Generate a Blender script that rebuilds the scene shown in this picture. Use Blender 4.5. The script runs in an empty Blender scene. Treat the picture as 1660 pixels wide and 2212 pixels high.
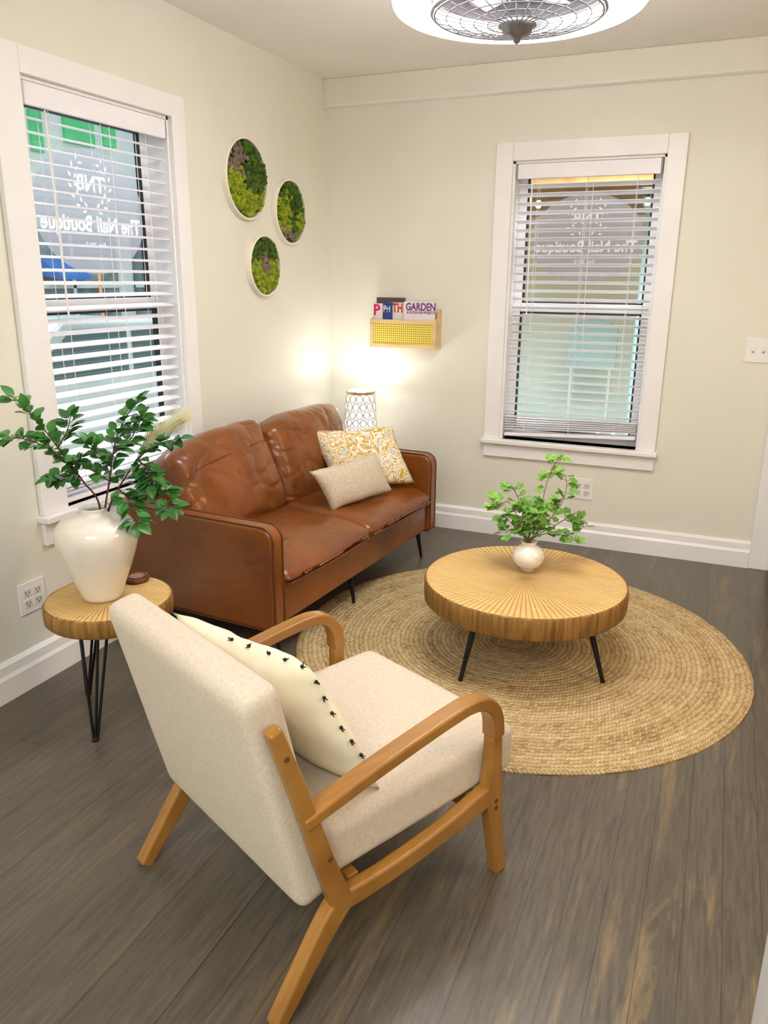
import bpy, bmesh, math, random
from mathutils import Vector, Matrix, noise, Euler
random.seed(7)
S = bpy.context.scene
COL = S.collection
PI = math.pi
try:
    S.view_settings.view_transform = 'Standard'
except Exception:
    pass

# ------------------------------------------------------------------ camera
CAM = Vector((2.1642, -4.2404, 1.4196))
YAW, PIT, ROL, FPX = math.radians(23.073), math.radians(16.671), math.radians(0.444), 1691.9
_fh = Vector((-math.sin(YAW), math.cos(YAW), 0)); _r = Vector((math.cos(YAW), math.sin(YAW), 0)); _z = Vector((0, 0, 1))
CF = _fh*math.cos(PIT) - _z*math.sin(PIT); _u = _fh*math.sin(PIT) + _z*math.cos(PIT)
CR = _r*math.cos(ROL) + _u*math.sin(ROL); CU = _u*math.cos(ROL) - _r*math.sin(ROL)
cd = bpy.data.cameras.new('camera'); co = bpy.data.objects.new('camera', cd); COL.objects.link(co)
cd.sensor_fit = 'VERTICAL'; cd.sensor_height = 24.0; cd.lens = 24.0*FPX/2212.0
cd.clip_start = 0.05; cd.clip_end = 200
mw = Matrix((CR, CU, -CF)).transposed().to_4x4(); mw.translation = CAM
co.matrix_world = mw
S.camera = co

def ray(px, py): return CF + CR*((px-830)/FPX) + CU*((1106-py)/FPX)
def onz(px, py, z=0.0): d = ray(px, py); return CAM + d*((z-CAM.z)/d.z)
def onx(px, py, x=0.0): d = ray(px, py); return CAM + d*((x-CAM.x)/d.x)
def ony(px, py, y=0.0): d = ray(px, py); return CAM + d*((y-CAM.y)/d.y)
def at(px, py, t): return CAM + ray(px, py)*t

# ------------------------------------------------------------------ materials
def nd(nt, typ, **kw):
    n = nt.nodes.new(typ)
    for k, v in kw.items(): setattr(n, k, v)
    return n
def lk(nt, a, b): nt.links.new(a, b)
def col4(c): return (c[0], c[1], c[2], 1.0)
def srgb(r, g, b):
    f = lambda v: (v/255/12.92) if v/255 <= 0.04045 else ((v/255+0.055)/1.055)**2.4
    return (f(r), f(g), f(b))
def math_n(nt, op, a, b=None, c=None):
    n = nd(nt, 'ShaderNodeMath', operation=op)
    for i, v in enumerate((a, b, c)):
        if v is None: continue
        if isinstance(v, (int, float)): n.inputs[i].default_value = v
        else: lk(nt, v, n.inputs[i])
    return n.outputs[0]
def mix_col(nt, fac, a, b):
    n = nd(nt, 'ShaderNodeMix', data_type='RGBA')
    if isinstance(fac, (int, float)): n.inputs[0].default_value = fac
    else: lk(nt, fac, n.inputs[0])
    for i, v in ((6, a), (7, b)):
        if isinstance(v, tuple): n.inputs[i].default_value = col4(v)
        else: lk(nt, v, n.inputs[i])
    return n.outputs[2]
def ramp(nt, fac, stops):
    n = nd(nt, 'ShaderNodeValToRGB'); el = n.color_ramp.elements
    el[0].position, el[0].color = stops[0][0], col4(stops[0][1])
    el[1].position, el[1].color = stops[-1][0], col4(stops[-1][1])
    for p, c in stops[1:-1]:
        e = el.new(p); e.color = col4(c)
    lk(nt, fac, n.inputs[0]); return n.outputs[0]
def base(name):
    m = bpy.data.materials.new(name); m.use_nodes = True
    nt = m.node_tree; b = nt.nodes['Principled BSDF']
    tc = nd(nt, 'ShaderNodeTexCoord')
    return m, nt, b, tc
def noise_tex(nt, vec, scale, detail=4, rough=.55, dist=0.0, stretch=None):
    if stretch:
        mp = nd(nt, 'ShaderNodeMapping'); mp.inputs['Scale'].default_value = stretch
        lk(nt, vec, mp.inputs[0]); vec = mp.outputs[0]
    n = nd(nt, 'ShaderNodeTexNoise'); n.inputs['Scale'].default_value = scale
    n.inputs['Detail'].default_value = detail; n.inputs['Roughness'].default_value = rough
    n.inputs['Distortion'].default_value = dist
    lk(nt, vec, n.inputs['Vector']); return n.outputs['Fac']
def bump(nt, b, h, strength=.3, dist=.01):
    n = nd(nt, 'ShaderNodeBump'); n.inputs['Strength'].default_value = strength; n.inputs['Distance'].default_value = dist
    lk(nt, h, n.inputs['Height']); lk(nt, n.outputs[0], b.inputs['Normal'])
def M(name, c1, c2=None, scale=6, rough=.5, metal=0, bmp=0, bscale=80, bdist=.003, stretch=None, coat=0, dist=0, lo=.35, hi=.65, sheen=0, bdet=4):
    m, nt, b, tc = base(name); v = tc.outputs['Object']
    if c2 is None: c2 = tuple(x*.93 for x in c1)
    f = noise_tex(nt, v, scale, dist=dist, stretch=stretch)
    c = ramp(nt, f, [(lo, c2), (hi, c1)])
    lk(nt, c, b.inputs['Base Color'])
    b.inputs['Roughness'].default_value = rough; b.inputs['Metallic'].default_value = metal
    b.inputs['Coat Weight'].default_value = coat
    if sheen: b.inputs['Sheen Weight'].default_value = sheen
    if bmp: bump(nt, b, noise_tex(nt, v, bscale, bdet, stretch=stretch), bmp, bdist)
    return m
def EM(name, c, s):
    m, nt, b, tc = base(name)
    b.inputs['Base Color'].default_value = col4(c); b.inputs['Emission Color'].default_value = col4(c); b.inputs['Emission Strength'].default_value = s
    return m

WALL = M('wall_paint', srgb(234, 233, 221), srgb(230, 229, 216), 2, .5, bmp=.05, bscale=120)
CEIL = M('ceiling_paint', srgb(246, 243, 238), srgb(241, 238, 233), 2, .7)
TRIM = M('white_trim_paint', srgb(246, 246, 247), srgb(241, 241, 242), 3, .35, bmp=.05, bscale=60)
PLASTIC = M('white_plastic', srgb(246, 245, 244), rough=.3)
BLACKM = M('black_metal', (.012, .012, .014), (.02, .02, .022), 20, .4, metal=.6)
CHROME = M('dark_chrome', (.36, .35, .37), (.26, .26, .28), 8, .42, metal=1)
GASKET = M('black_gasket', (.015, .015, .017), rough=.5)
BLIND = M('blind_slat', srgb(246, 245, 251), srgb(240, 239, 248), 4, .4)

def floor_mat():
    m, nt, b, tc = base('painted_plank_floor')
    sep = nd(nt, 'ShaderNodeSeparateXYZ'); lk(nt, tc.outputs['Object'], sep.inputs[0])
    wob = noise_tex(nt, tc.outputs['Object'], 1.5, 2)
    xx = math_n(nt, 'ADD', sep.outputs[0], math_n(nt, 'MULTIPLY', wob, .014))
    xs = math_n(nt, 'DIVIDE', xx, .086)
    idx = math_n(nt, 'FLOOR', xs); fr = math_n(nt, 'FRACT', xs)
    wn = nd(nt, 'ShaderNodeTexWhiteNoise', noise_dimensions='1D'); lk(nt, idx, wn.inputs['W'])
    wn2 = nd(nt, 'ShaderNodeTexWhiteNoise', noise_dimensions='1D'); lk(nt, math_n(nt, 'ADD', idx, 31.7), wn2.inputs['W'])
    gapn = noise_tex(nt, tc.outputs['Object'], 9, 4, .6, 0, (1, .4, 1))
    gapw = math_n(nt, 'LESS_THAN', fr, math_n(nt, 'ADD', math_n(nt, 'MULTIPLY', gapn, .026), math_n(nt, 'MULTIPLY', wn2.outputs[0], .026)))
    wnp = math_n(nt, 'POWER', wn.outputs[0], 1.5)
    yy = math_n(nt, 'FRACT', math_n(nt, 'ADD', math_n(nt, 'DIVIDE', sep.outputs[1], 8.5), wn2.outputs[0]))
    joint = math_n(nt, 'MULTIPLY', math_n(nt, 'LESS_THAN', yy, .0004), .4)
    gap = math_n(nt, 'MAXIMUM', math_n(nt, 'MULTIPLY', gapw, math_n(nt, 'ADD', .32, math_n(nt, 'MULTIPLY', wnp, .68))), joint)
    grain = noise_tex(nt, tc.outputs['Object'], 14, 7, .65, .5, (6, .5, 1))
    c = ramp(nt, grain, [(.28, srgb(76, 70, 62)), (.72, srgb(112, 104, 92))])
    hue = mix_col(nt, math_n(nt, 'MULTIPLY', wn.outputs[0], .4), c, srgb(80, 74, 65))
    wear = noise_tex(nt, tc.outputs['Object'], 3.0, 8, .7, .5, (4.5, .5, 1))
    wf = ramp(nt, wear, [(.54, (0, 0, 0)), (.66, (1, 1, 1))])
    rx = nd(nt, 'ShaderNodeMapRange'); lk(nt, sep.outputs[0], rx.inputs[0]); rx.inputs[1].default_value = 1.3; rx.inputs[2].default_value = 2.3
    big = ramp(nt, noise_tex(nt, tc.outputs['Object'], .9, 2), [(.40, (.25, .25, .25)), (.60, (1, 1, 1))])
    wfac = math_n(nt, 'MULTIPLY', math_n(nt, 'MULTIPLY', wf, big), math_n(nt, 'ADD', .16, math_n(nt, 'MULTIPLY', rx.outputs[0], .48)))
    c2 = mix_col(nt, wfac, hue, srgb(164, 140, 96))
    c3 = mix_col(nt, gap, c2, srgb(32, 27, 23))
    lk(nt, c3, b.inputs['Base Color'])
    r = nd(nt, 'ShaderNodeMapRange'); lk(nt, grain, r.inputs[0]); r.inputs[3].default_value = .22; r.inputs[4].default_value = .44
    lk(nt, r.outputs[0], b.inputs['Roughness'])
    h = math_n(nt, 'SUBTRACT', math_n(nt, 'MULTIPLY', grain, .3), gap)
    bump(nt, b, h, .3, .003)
    return m
FLOOR = floor_mat()

PITCH = .0187
def rug_mat():
    m, nt, b, tc = base('braided_jute')
    sep = nd(nt, 'ShaderNodeSeparateXYZ'); lk(nt, tc.outputs['Object'], sep.inputs[0])
    x, y = sep.outputs[0], sep.outputs[1]
    rad = math_n(nt, 'SQRT', math_n(nt, 'ADD', math_n(nt, 'MULTIPLY', x, x), math_n(nt, 'MULTIPLY', y, y)))
    rad = math_n(nt, 'ADD', rad, math_n(nt, 'MULTIPLY', math_n(nt, 'SUBTRACT', noise_tex(nt, tc.outputs['Object'], 7, 3), .5), .006))
    rs = math_n(nt, 'DIVIDE', rad, PITCH)
    ring = math_n(nt, 'FLOOR', rs); fr = math_n(nt, 'FRACT', rs)
    th = math_n(nt, 'ARCTAN2', y, x)
    arc = math_n(nt, 'MULTIPLY', th, math_n(nt, 'ADD', ring, .5))
    tri = math_n(nt, 'ABSOLUTE', math_n(nt, 'SUBTRACT', fr, .5))
    side = math_n(nt, 'GREATER_THAN', fr, .5)
    ph = math_n(nt, 'ADD', math_n(nt, 'MULTIPLY', arc, 1.35), math_n(nt, 'MULTIPLY', tri, 1.6))
    ph = math_n(nt, 'ADD', ph, math_n(nt, 'MULTIPLY', side, .5))
    s = math_n(nt, 'FRACT', ph)
    strand = math_n(nt, 'SINE', math_n(nt, 'MULTIPLY', s, PI))
    groove = math_n(nt, 'POWER', math_n(nt, 'MULTIPLY', tri, 2.0), 4.0)
    h = math_n(nt, 'SUBTRACT', strand, math_n(nt, 'MULTIPLY', groove, 1.1))
    wn = nd(nt, 'ShaderNodeTexWhiteNoise', noise_dimensions='2D')
    cmb = nd(nt, 'ShaderNodeCombineXYZ'); lk(nt, math_n(nt, 'FLOOR', ph), cmb.inputs[0]); lk(nt, math_n(nt, 'ADD', ring, math_n(nt, 'MULTIPLY', side, .5)), cmb.inputs[1])
    lk(nt, cmb.outputs[0], wn.inputs['Vector'])
    wr = nd(nt, 'ShaderNodeTexWhiteNoise', noise_dimensions='1D'); lk(nt, ring, wr.inputs['W'])
    n1 = noise_tex(nt, tc.outputs['Object'], 8, 6, .65)
    f = math_n(nt, 'ADD', math_n(nt, 'MULTIPLY', wn.outputs[0], .36), math_n(nt, 'MULTIPLY', n1, .5))
    f = math_n(nt, 'ADD', f, math_n(nt, 'MULTIPLY', wr.outputs[0], .22))
    c = ramp(nt, f, [(.18, srgb(148, 118, 72)), (.42, srgb(196, 168, 118)), (.9, srgb(234, 214, 168))])
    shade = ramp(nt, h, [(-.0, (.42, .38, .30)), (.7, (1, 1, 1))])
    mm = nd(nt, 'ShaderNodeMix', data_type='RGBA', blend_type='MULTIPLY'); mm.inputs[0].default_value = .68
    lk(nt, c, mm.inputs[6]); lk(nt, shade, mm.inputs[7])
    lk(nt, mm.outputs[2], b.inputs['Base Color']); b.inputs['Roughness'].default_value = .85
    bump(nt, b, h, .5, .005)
    return m
RUG = rug_mat()

def sunburst_mat(name, N, light=srgb(232, 194, 124), dark=srgb(188, 140, 72)):
    m, nt, b, tc = base(name)
    sep = nd(nt, 'ShaderNodeSeparateXYZ'); lk(nt, tc.outputs['Object'], sep.inputs[0])
    x, y = sep.outputs[0], sep.outputs[1]
    th = math_n(nt, 'ARCTAN2', y, x)
    s = math_n(nt, 'ABSOLUTE', math_n(nt, 'SINE', math_n(nt, 'MULTIPLY', th, N/2)))
    h = math_n(nt, 'POWER', s, .6)
    n1 = noise_tex(nt, tc.outputs['Object'], 6, 6, .6, .6, (1, 5, 1))
    c = ramp(nt, n1, [(.3, light), (.8, tuple(.6*a+.4*b_ for a, b_ in zip(light, dark)))])
    g = ramp(nt, h, [(.18, dark), (.6, (1, 1, 1))])
    mm = nd(nt, 'ShaderNodeMix', data_type='RGBA', blend_type='MULTIPLY'); mm.inputs[0].default_value = .66
    lk(nt, c, mm.inputs[6]); lk(nt, g, mm.inputs[7])
    lk(nt, mm.outputs[2], b.inputs['Base Color']); b.inputs['Roughness'].default_value = .45
    bump(nt, b, h, .8, .005)
    return m
SUN1 = sunburst_mat('sunburst_carved_wood', 108)
SUN2 = sunburst_mat('sunburst_carved_wood_small', 72)
EDGE = M('rough_wood_edge', srgb(168, 124, 58), srgb(112, 76, 30), 12, .6, bmp=.6, bscale=30, bdist=.005, stretch=(6, 6, .5), lo=.32, hi=.64)
OAK = M('oak_wood', srgb(174, 124, 54), srgb(146, 98, 36), 4, .35, bmp=.08, bscale=60, stretch=(3, 1, 1), dist=.8, coat=.2)
LINEN = M('oatmeal_linen', srgb(222, 210, 192), srgb(206, 193, 174), 150, .9, bmp=.3, bscale=380, bdist=.0008, lo=.3, hi=.7, sheen=.1)
def leather_mat():
    m, nt, b, tc = base('cognac_leather'); v = tc.outputs['Object']
    f = noise_tex(nt, v, 3.2)
    lk(nt, ramp(nt, f, [(.35, srgb(112, 60, 18)), (.65, srgb(140, 78, 26))]), b.inputs['Base Color'])
    b.inputs['Roughness'].default_value = .30; b.inputs['Coat Weight'].default_value = .30; b.inputs['Coat Roughness'].default_value = .22
    n1 = noise_tex(nt, v, 5, 2, .45, 1.0)
    ridge = math_n(nt, 'MINIMUM', math_n(nt, 'MULTIPLY', math_n(nt, 'ABSOLUTE', math_n(nt, 'SUBTRACT', n1, .5)), 9), 1.0)
    n2 = noise_tex(nt, v, 140, 2)
    bump(nt, b, math_n(nt, 'ADD', ridge, math_n(nt, 'MULTIPLY', n2, .10)), .20, .006)
    return m
LEATHER = leather_mat()
LEATHER_D = M('cognac_leather_piping', srgb(106, 56, 18), srgb(88, 46, 14), 5, .4)
PILLOWB = M('natural_woven_cotton', srgb(216, 204, 182), srgb(196, 182, 158), 110, .9, bmp=.3, bscale=300, bdist=.001)
CREAM = M('cream_cotton', srgb(246, 240, 214), srgb(238, 230, 202), 8, .85, bmp=.1, bscale=200, bdist=.001)
TASS = M('black_yarn', (.01, .01, .01), rough=.8)
CERAMIC = M('cream_glazed_ceramic', srgb(242, 238, 228), srgb(238, 233, 222), 3, .16, coat=.5)
CERAMIC2 = M('white_speckled_ceramic', srgb(242, 236, 228), srgb(214, 198, 182), 22, .2, coat=.5, lo=.28, hi=.45)
LEAFD = M('dark_green_leaf', srgb(84, 148, 66), srgb(38, 98, 44), 9, .33, lo=.3, hi=.7)
LEAFL = M('fresh_green_leaf', srgb(138, 186, 80), srgb(88, 146, 52), 12, .4, lo=.3, hi=.7)
BARK = M('brown_twig', srgb(86, 62, 40), srgb(60, 42, 28), 30, .8)
STEMR = M('reddish_green_stem', srgb(124, 104, 56), srgb(100, 78, 44), 30, .6)
def plume_mat():
    m = bpy.data.materials.new('dried_cream_plume'); m.use_nodes = True; nt = m.node_tree; nt.nodes.clear()
    o = nd(nt, 'ShaderNodeOutputMaterial'); mx = nd(nt, 'ShaderNodeMixShader'); g = nd(nt, 'ShaderNodeBsdfDiffuse'); tl = nd(nt, 'ShaderNodeBsdfTranslucent')
    for s in (g, tl): s.inputs[0].default_value = col4(srgb(246, 244, 218))
    mx.inputs[0].default_value = .5; lk(nt, g.outputs[0], mx.inputs[1]); lk(nt, tl.outputs[0], mx.inputs[2]); lk(nt, mx.outputs[0], o.inputs[0]); return m
PLUME = plume_mat()
MOSSB = M('bright_moss', srgb(160, 172, 26), srgb(84, 112, 16), 40, .95, bmp=.6, bscale=120, bdist=.004)
MOSSD = M('dark_moss', srgb(84, 116, 22), srgb(30, 60, 12), 40, .95, bmp=.6, bscale=120, bdist=.004)
MOSSG = M('grey_lichen', srgb(150, 134, 118), srgb(96, 84, 72), 60, .95, bmp=.6, bscale=120, bdist=.004)
PINE = M('pale_pine', srgb(228, 200, 150), srgb(212, 180, 128), 6, .5, stretch=(1, 1, 6))
GOLD = M('gold_metal', (.75, .55, .28), rough=.3, metal=1)

def floral_mat():
    m, nt, b, tc = base('gold_floral_print')
    v = tc.outputs['Object']
    n1 = noise_tex(nt, v, 9, 1.2, .5, 2.8)
    n2 = noise_tex(nt, v, 18, 2, .5, 1.5)
    f = math_n(nt, 'ABSOLUTE', math_n(nt, 'SUBTRACT', math_n(nt, 'FRACT', math_n(nt, 'MULTIPLY', n1, 7.0)), .5))
    c1 = ramp(nt, f, [(.17, srgb(206, 166, 58)), (.25, srgb(240, 234, 216))])
    c2 = ramp(nt, n2, [(.56, (0, 0, 0)), (.60, (1, 1, 1))])
    c = mix_col(nt, math_n(nt, 'MULTIPLY', c2, .6), c1, srgb(190, 206, 206))
    lk(nt, c, b.inputs['Base Color']); b.inputs['Roughness'].default_value = .85
    return m
FLORAL = floral_mat()
def cane_mat():
    m, nt, b, tc = base('yellow_cane_webbing')
    sep = nd(nt, 'ShaderNodeSeparateXYZ'); lk(nt, tc.outputs['Object'], sep.inputs[0])
    def f(o): return math_n(nt, 'SUBTRACT', math_n(nt, 'FRACT', math_n(nt, 'MULTIPLY', o, 82)), .5)
    a, c = f(sep.outputs[0]), f(sep.outputs[2])
    d = math_n(nt, 'ADD', math_n(nt, 'MULTIPLY', a, a), math_n(nt, 'MULTIPLY', c, c))
    col = ramp(nt, d, [(.05, srgb(116, 98, 20)), (.09, srgb(232, 212, 92))])
    lk(nt, col, b.inputs['Base Color']); b.inputs['Roughness'].default_value = .6
    return m
CANE = cane_mat()
def glass_mat():
    m = bpy.data.materials.new('window_glass'); m.use_nodes = True; nt = m.node_tree; nt.nodes.clear()
    o = nd(nt, 'ShaderNodeOutputMaterial'); mx = nd(nt, 'ShaderNodeMixShader'); t = nd(nt, 'ShaderNodeBsdfTransparent'); g = nd(nt, 'ShaderNodeBsdfGlossy')
    t.inputs[0].default_value = (.95, .98, .97, 1); g.inputs['Roughness'].default_value = .05; mx.inputs[0].default_value = .05
    lk(nt, t.outputs[0], mx.inputs[1]); lk(nt, g.outputs[0], mx.inputs[2]); lk(nt, mx.outputs[0], o.inputs[0]); return m
GLASS = glass_mat()
def decal_mat(name, c, tr, tf=.5, em=0.0):
    m = bpy.data.materials.new(name); m.use_nodes = True; nt = m.node_tree; nt.nodes.clear()
    o = nd(nt, 'ShaderNodeOutputMaterial'); mx = nd(nt, 'ShaderNodeMixShader'); t = nd(nt, 'ShaderNodeBsdfTransparent'); g = nd(nt, 'ShaderNodeBsdfDiffuse'); tl = nd(nt, 'ShaderNodeBsdfTranslucent')
    mx2 = nd(nt, 'ShaderNodeMixShader'); mx2.inputs[0].default_value = tf
    g.inputs[0].default_value = col4(c); tl.inputs[0].default_value = col4(c); mx.inputs[0].default_value = 1-tr
    lk(nt, g.outputs[0], mx2.inputs[1]); lk(nt, tl.outputs[0], mx2.inputs[2])
    lk(nt, t.outputs[0], mx.inputs[1]); lk(nt, mx2.outputs[0], mx.inputs[2])
    out = mx.outputs[0]
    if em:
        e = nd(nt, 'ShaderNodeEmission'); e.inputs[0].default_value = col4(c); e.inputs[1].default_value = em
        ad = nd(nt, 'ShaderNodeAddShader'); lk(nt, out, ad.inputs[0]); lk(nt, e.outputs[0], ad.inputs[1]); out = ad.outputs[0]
    lk(nt, out, o.inputs[0]); return m
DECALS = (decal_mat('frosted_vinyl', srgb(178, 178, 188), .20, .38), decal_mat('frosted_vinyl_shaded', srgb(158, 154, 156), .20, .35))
LETTERS = (decal_mat('glowing_white_vinyl', srgb(254, 254, 254), .0, .6, .45), decal_mat('faint_glowing_vinyl', srgb(232, 232, 234), .15, .5, .16))  # emission put into the lettering so it looks lit from behind

# ------------------------------------------------------------------ mesh helpers
RM = {}
def thing(name, label, cat, loc=(0, 0, 0), rz=0.0, group=None, kind=None):
    o = bpy.data.objects.new(name, None); COL.objects.link(o); o.empty_display_size = .05
    o.location = loc; o.rotation_euler = (0, 0, rz)
    if label: o['label'] = label
    if cat: o['category'] = cat
    if group: o['group'] = group
    if kind: o['kind'] = kind
    RM[o.name] = Matrix.Translation(Vector(loc)) @ Matrix.Rotation(rz, 4, 'Z')
    return o
def obj(name, bm, mat, parent=None, smooth=False, bevel=0, seg=2, sub=0, world=False, label=None, ang=40):
    if world and parent is not None:
        bmesh.ops.transform(bm, matrix=RM[parent.name].inverted(), verts=bm.verts)
    bmesh.ops.recalc_face_normals(bm, faces=bm.faces)
    me = bpy.data.meshes.new(name); bm.to_mesh(me); bm.free()
    o = bpy.data.objects.new(name, me); COL.objects.link(o)
    me.materials.append(mat)
    if smooth:
        for p in me.polygons: p.use_smooth = True
    if bevel:
        md = o.modifiers.new('bevel', 'BEVEL'); md.width = bevel; md.segments = seg; md.limit_method = 'ANGLE'; md.angle_limit = math.radians(ang)
        for p in me.polygons: p.use_smooth = True
        try: md.harden_normals = True
        except Exception: pass
    if parent is not None: o.parent = parent
    if label: o['label'] = label
    return o
def struct(name, bm, mat, **kw):
    o = obj(name, bm, mat, **kw); o['kind'] = 'structure'; return o
def tag(o, label, cat, group=None):
    o['label'] = label; o['category'] = cat
    if group: o['group'] = group
    return o
def NB(): return bmesh.new()
def box(bm, c, s, rot=None):
    m = Matrix.Translation(Vector(c))
    if rot is not None: m = m @ (rot.to_4x4() if hasattr(rot, 'to_4x4') else rot)
    m = m @ Matrix.Diagonal((s[0], s[1], s[2], 1))
    bmesh.ops.create_cube(bm, size=1.0, matrix=m)
def bx(bm, x0, x1, y0, y1, z0, z1): box(bm, ((x0+x1)/2, (y0+y1)/2, (z0+z1)/2), (abs(x1-x0), abs(y1-y0), abs(z1-z0)))
def frame_for(d):
    d = d.normalized(); a = Vector((0, 0, 1)) if abs(d.z) < .95 else Vector((1, 0, 0))
    u = d.cross(a).normalized(); v = d.cross(u).normalized(); return u, v
def tube(bm, pts, r, n=8, cap=True, closed=False):
    pts = [Vector(p) for p in pts]; L = len(pts)
    rs = r if isinstance(r, (list, tuple)) else [r]*L
    rings = []; u = None
    for i, p in enumerate(pts):
        if closed: d = pts[(i+1) % L]-pts[i-1]
        else: d = pts[min(i+1, L-1)]-pts[max(i-1, 0)]
        d.normalize()
        if u is None: u, v = frame_for(d)
        else:
            u = (u - d*u.dot(d)); u = u.normalized() if u.length > 1e-6 else frame_for(d)[0]
            v = d.cross(u).normalized()
        rings.append([bm.verts.new(p+(u*math.cos(2*PI*k/n)+v*math.sin(2*PI*k/n))*rs[i]) for k in range(n)])
    for i in range(L if closed else L-1):
        a, b_ = rings[i], rings[(i+1) % L]
        for k in range(n): bm.faces.new((a[k], a[(k+1) % n], b_[(k+1) % n], b_[k]))
    if cap and not closed:
        bm.faces.new(rings[0]); bm.faces.new(list(reversed(rings[-1])))
def lathe(bm, prof, n=48, c=(0, 0, 0), close=False):
    c = Vector(c); rings = []
    for r, z in prof:
        if r < 1e-6: rings.append([bm.verts.new(c+Vector((0, 0, z)))])
        else: rings.append([bm.verts.new(c+Vector((r*math.cos(2*PI*k/n), r*math.sin(2*PI*k/n), z))) for k in range(n)])
    R = len(rings)
    for i in range(R if close else R-1):
        a, b_ = rings[i], rings[(i+1) % R]
        for k in range(n):
            k2 = (k+1) % n
            if len(a) == 1 and len(b_) == 1: break
            if len(a) == 1: bm.faces.new((a[0], b_[k2], b_[k]))
            elif len(b_) == 1: bm.faces.new((a[k], a[k2], b_[0]))
            else: bm.faces.new((a[k], a[k2], b_[k2], b_[k]))
def prism(bm, pts, vec):
    vec = Vector(vec)
    a = [bm.verts.new(Vector(p)) for p in pts]; b_ = [bm.verts.new(Vector(p)+vec) for p in pts]
    n = len(a)
    bm.faces.new(a); bm.faces.new(list(reversed(b_)))
    for i in range(n): bm.faces.new((a[i], b_[i], b_[(i+1) % n], a[(i+1) % n]))
def catmull(pts, n=6):
    P = [Vector(p) for p in pts]; out = []
    for i in range(len(P)-1):
        p0 = P[max(i-1, 0)]; p1 = P[i]; p2 = P[i+1]; p3 = P[min(i+2, len(P)-1)]
        for k in range(n):
            t = k/n
            out.append(.5*((2*p1)+(p2-p0)*t+(2*p0-5*p1+4*p2-p3)*t*t+(3*p1-p0-3*p2+p3)*t**3))
    out.append(P[-1]); return out
def soft_box(bm, s, r, puff=(0, 0, 0), n=14, mat4=None, wr=0, seed=0, wscale=6, shape=None, crease=0):
    """rounded box, extents s, corner radius r, faces swollen by puff along each axis"""
    hx, hy, hz = s[0]/2, s[1]/2, s[2]/2; H = (hx, hy, hz)
    verts = {}
    def prm(k):
        t = -1+2*k/n
        return math.sin(PI/2*t)*.6+t*.4
    def vert(i, j, k):
        key = (i, j, k)
        if key in verts: return verts[key]
        p = Vector((prm(i)*hx, prm(j)*hy, prm(k)*hz))
        inner = Vector([max(-(H[a]-r), min(H[a]-r, p[a])) for a in range(3)])
        d = p-inner
        if d.length > 1e-9: q = inner+d.normalized()*r
        else: q = p
        u = [q[a]/H[a] for a in range(3)]
        for a in range(3):
            if puff[a]:
                b1, b2 = (a+1) % 3, (a+2) % 3
                w = max(0, 1-u[b1]**2)**.6*max(0, 1-u[b2]**2)**.6
                q[a] += puff[a]*w*u[a]
        if shape: q = shape(q, u)
        if wr:
            nv = noise.noise_vector(q*wscale+Vector((seed*3.1, seed*1.7, seed)))
            q = q + nv*wr + noise.noise_vector(q*wscale*2.7+Vector((seed, 5, 1)))*wr*.4
        if crease:
            for (sa, sb, sc_, am) in ((4, 5, 9, 1.0), (6, 9, 4, .6)):
                f = noise.noise(Vector((q.x*sa+seed, q.y*sb+q.z*5, q.z*sc_-q.y*4+sb)))
                q = q + Vector((1, 0, -.3))*(-crease*am*max(0, 1-abs(f)*7)**1.3)
        if mat4 is not None: q = mat4 @ q
        v = bm.verts.new(q); verts[key] = v; return v
    for a in range(3):
        for side in (0, n):
            for i in range(n):
                for j in range(n):
                    idx = []
                    for di, dj in ((0, 0), (1, 0), (1, 1), (0, 1)):
                        t = [0, 0, 0]; t[a] = side; t[(a+1) % 3] = i+di; t[(a+2) % 3] = j+dj
                        idx.append(vert(*t))
                    bm.faces.new(idx)
def pillow(bm, TL, TR, BR, BL, th, n=22, pinch=.06, wr=.004, seed=0, normal_flip=1, pw=2.4):
    TL, TR, BR, BL = map(Vector, (TL, TR, BR, BL))
    nn = ((TR-TL).cross(BL-TL)).normalized()*normal_flip
    cen = (TL+TR+BR+BL)/4
    def pos(i, j, side):
        u, v = i/n, j/n
        a, b_ = 2*u-1, 2*v-1
        p = (TL*(1-u)+TR*u)*(1-v)+(BL*(1-u)+BR*u)*v
        ins = pinch*((1-a*a)*abs(b_)**3+(1-b_*b_)*abs(a)**3)
        p = p+(cen-p)*ins
        h = (max(0, 1-abs(a)**pw)*max(0, 1-abs(b_)**pw))**.5
        p = p+nn*(side*h*th/2)
        p = p+noise.noise_vector(p*11+Vector((seed, seed*2, 0)))*wr+noise.noise_vector(p*24+Vector((seed, 0, 0)))*wr*.5
        return p
    g = {}
    for side in (1, -1):
        for i in range(n+1):
            for j in range(n+1):
                edge = i in (0, n) or j in (0, n)
                if edge and side == -1: g[(i, j, -1)] = g[(i, j, 1)]; continue
                g[(i, j, side)] = bm.verts.new(pos(i, j, side))
    for side in (1, -1):
        for i in range(n):
            for j in range(n):
                f = [g[(i, j, side)], g[(i+1, j, side)], g[(i+1, j+1, side)], g[(i, j+1, side)]]
                bm.faces.new(f if side == 1 else list(reversed(f)))
    rim = [g[(i, 0, 1)].co.copy() for i in range(n+1)]+[g[(n, j, 1)].co.copy() for j in range(1, n+1)]+[g[(i, n, 1)].co.copy() for i in range(n-1, -1, -1)]+[g[(0, j, 1)].co.copy() for j in range(n-1, 0, -1)]
    return rim
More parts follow.
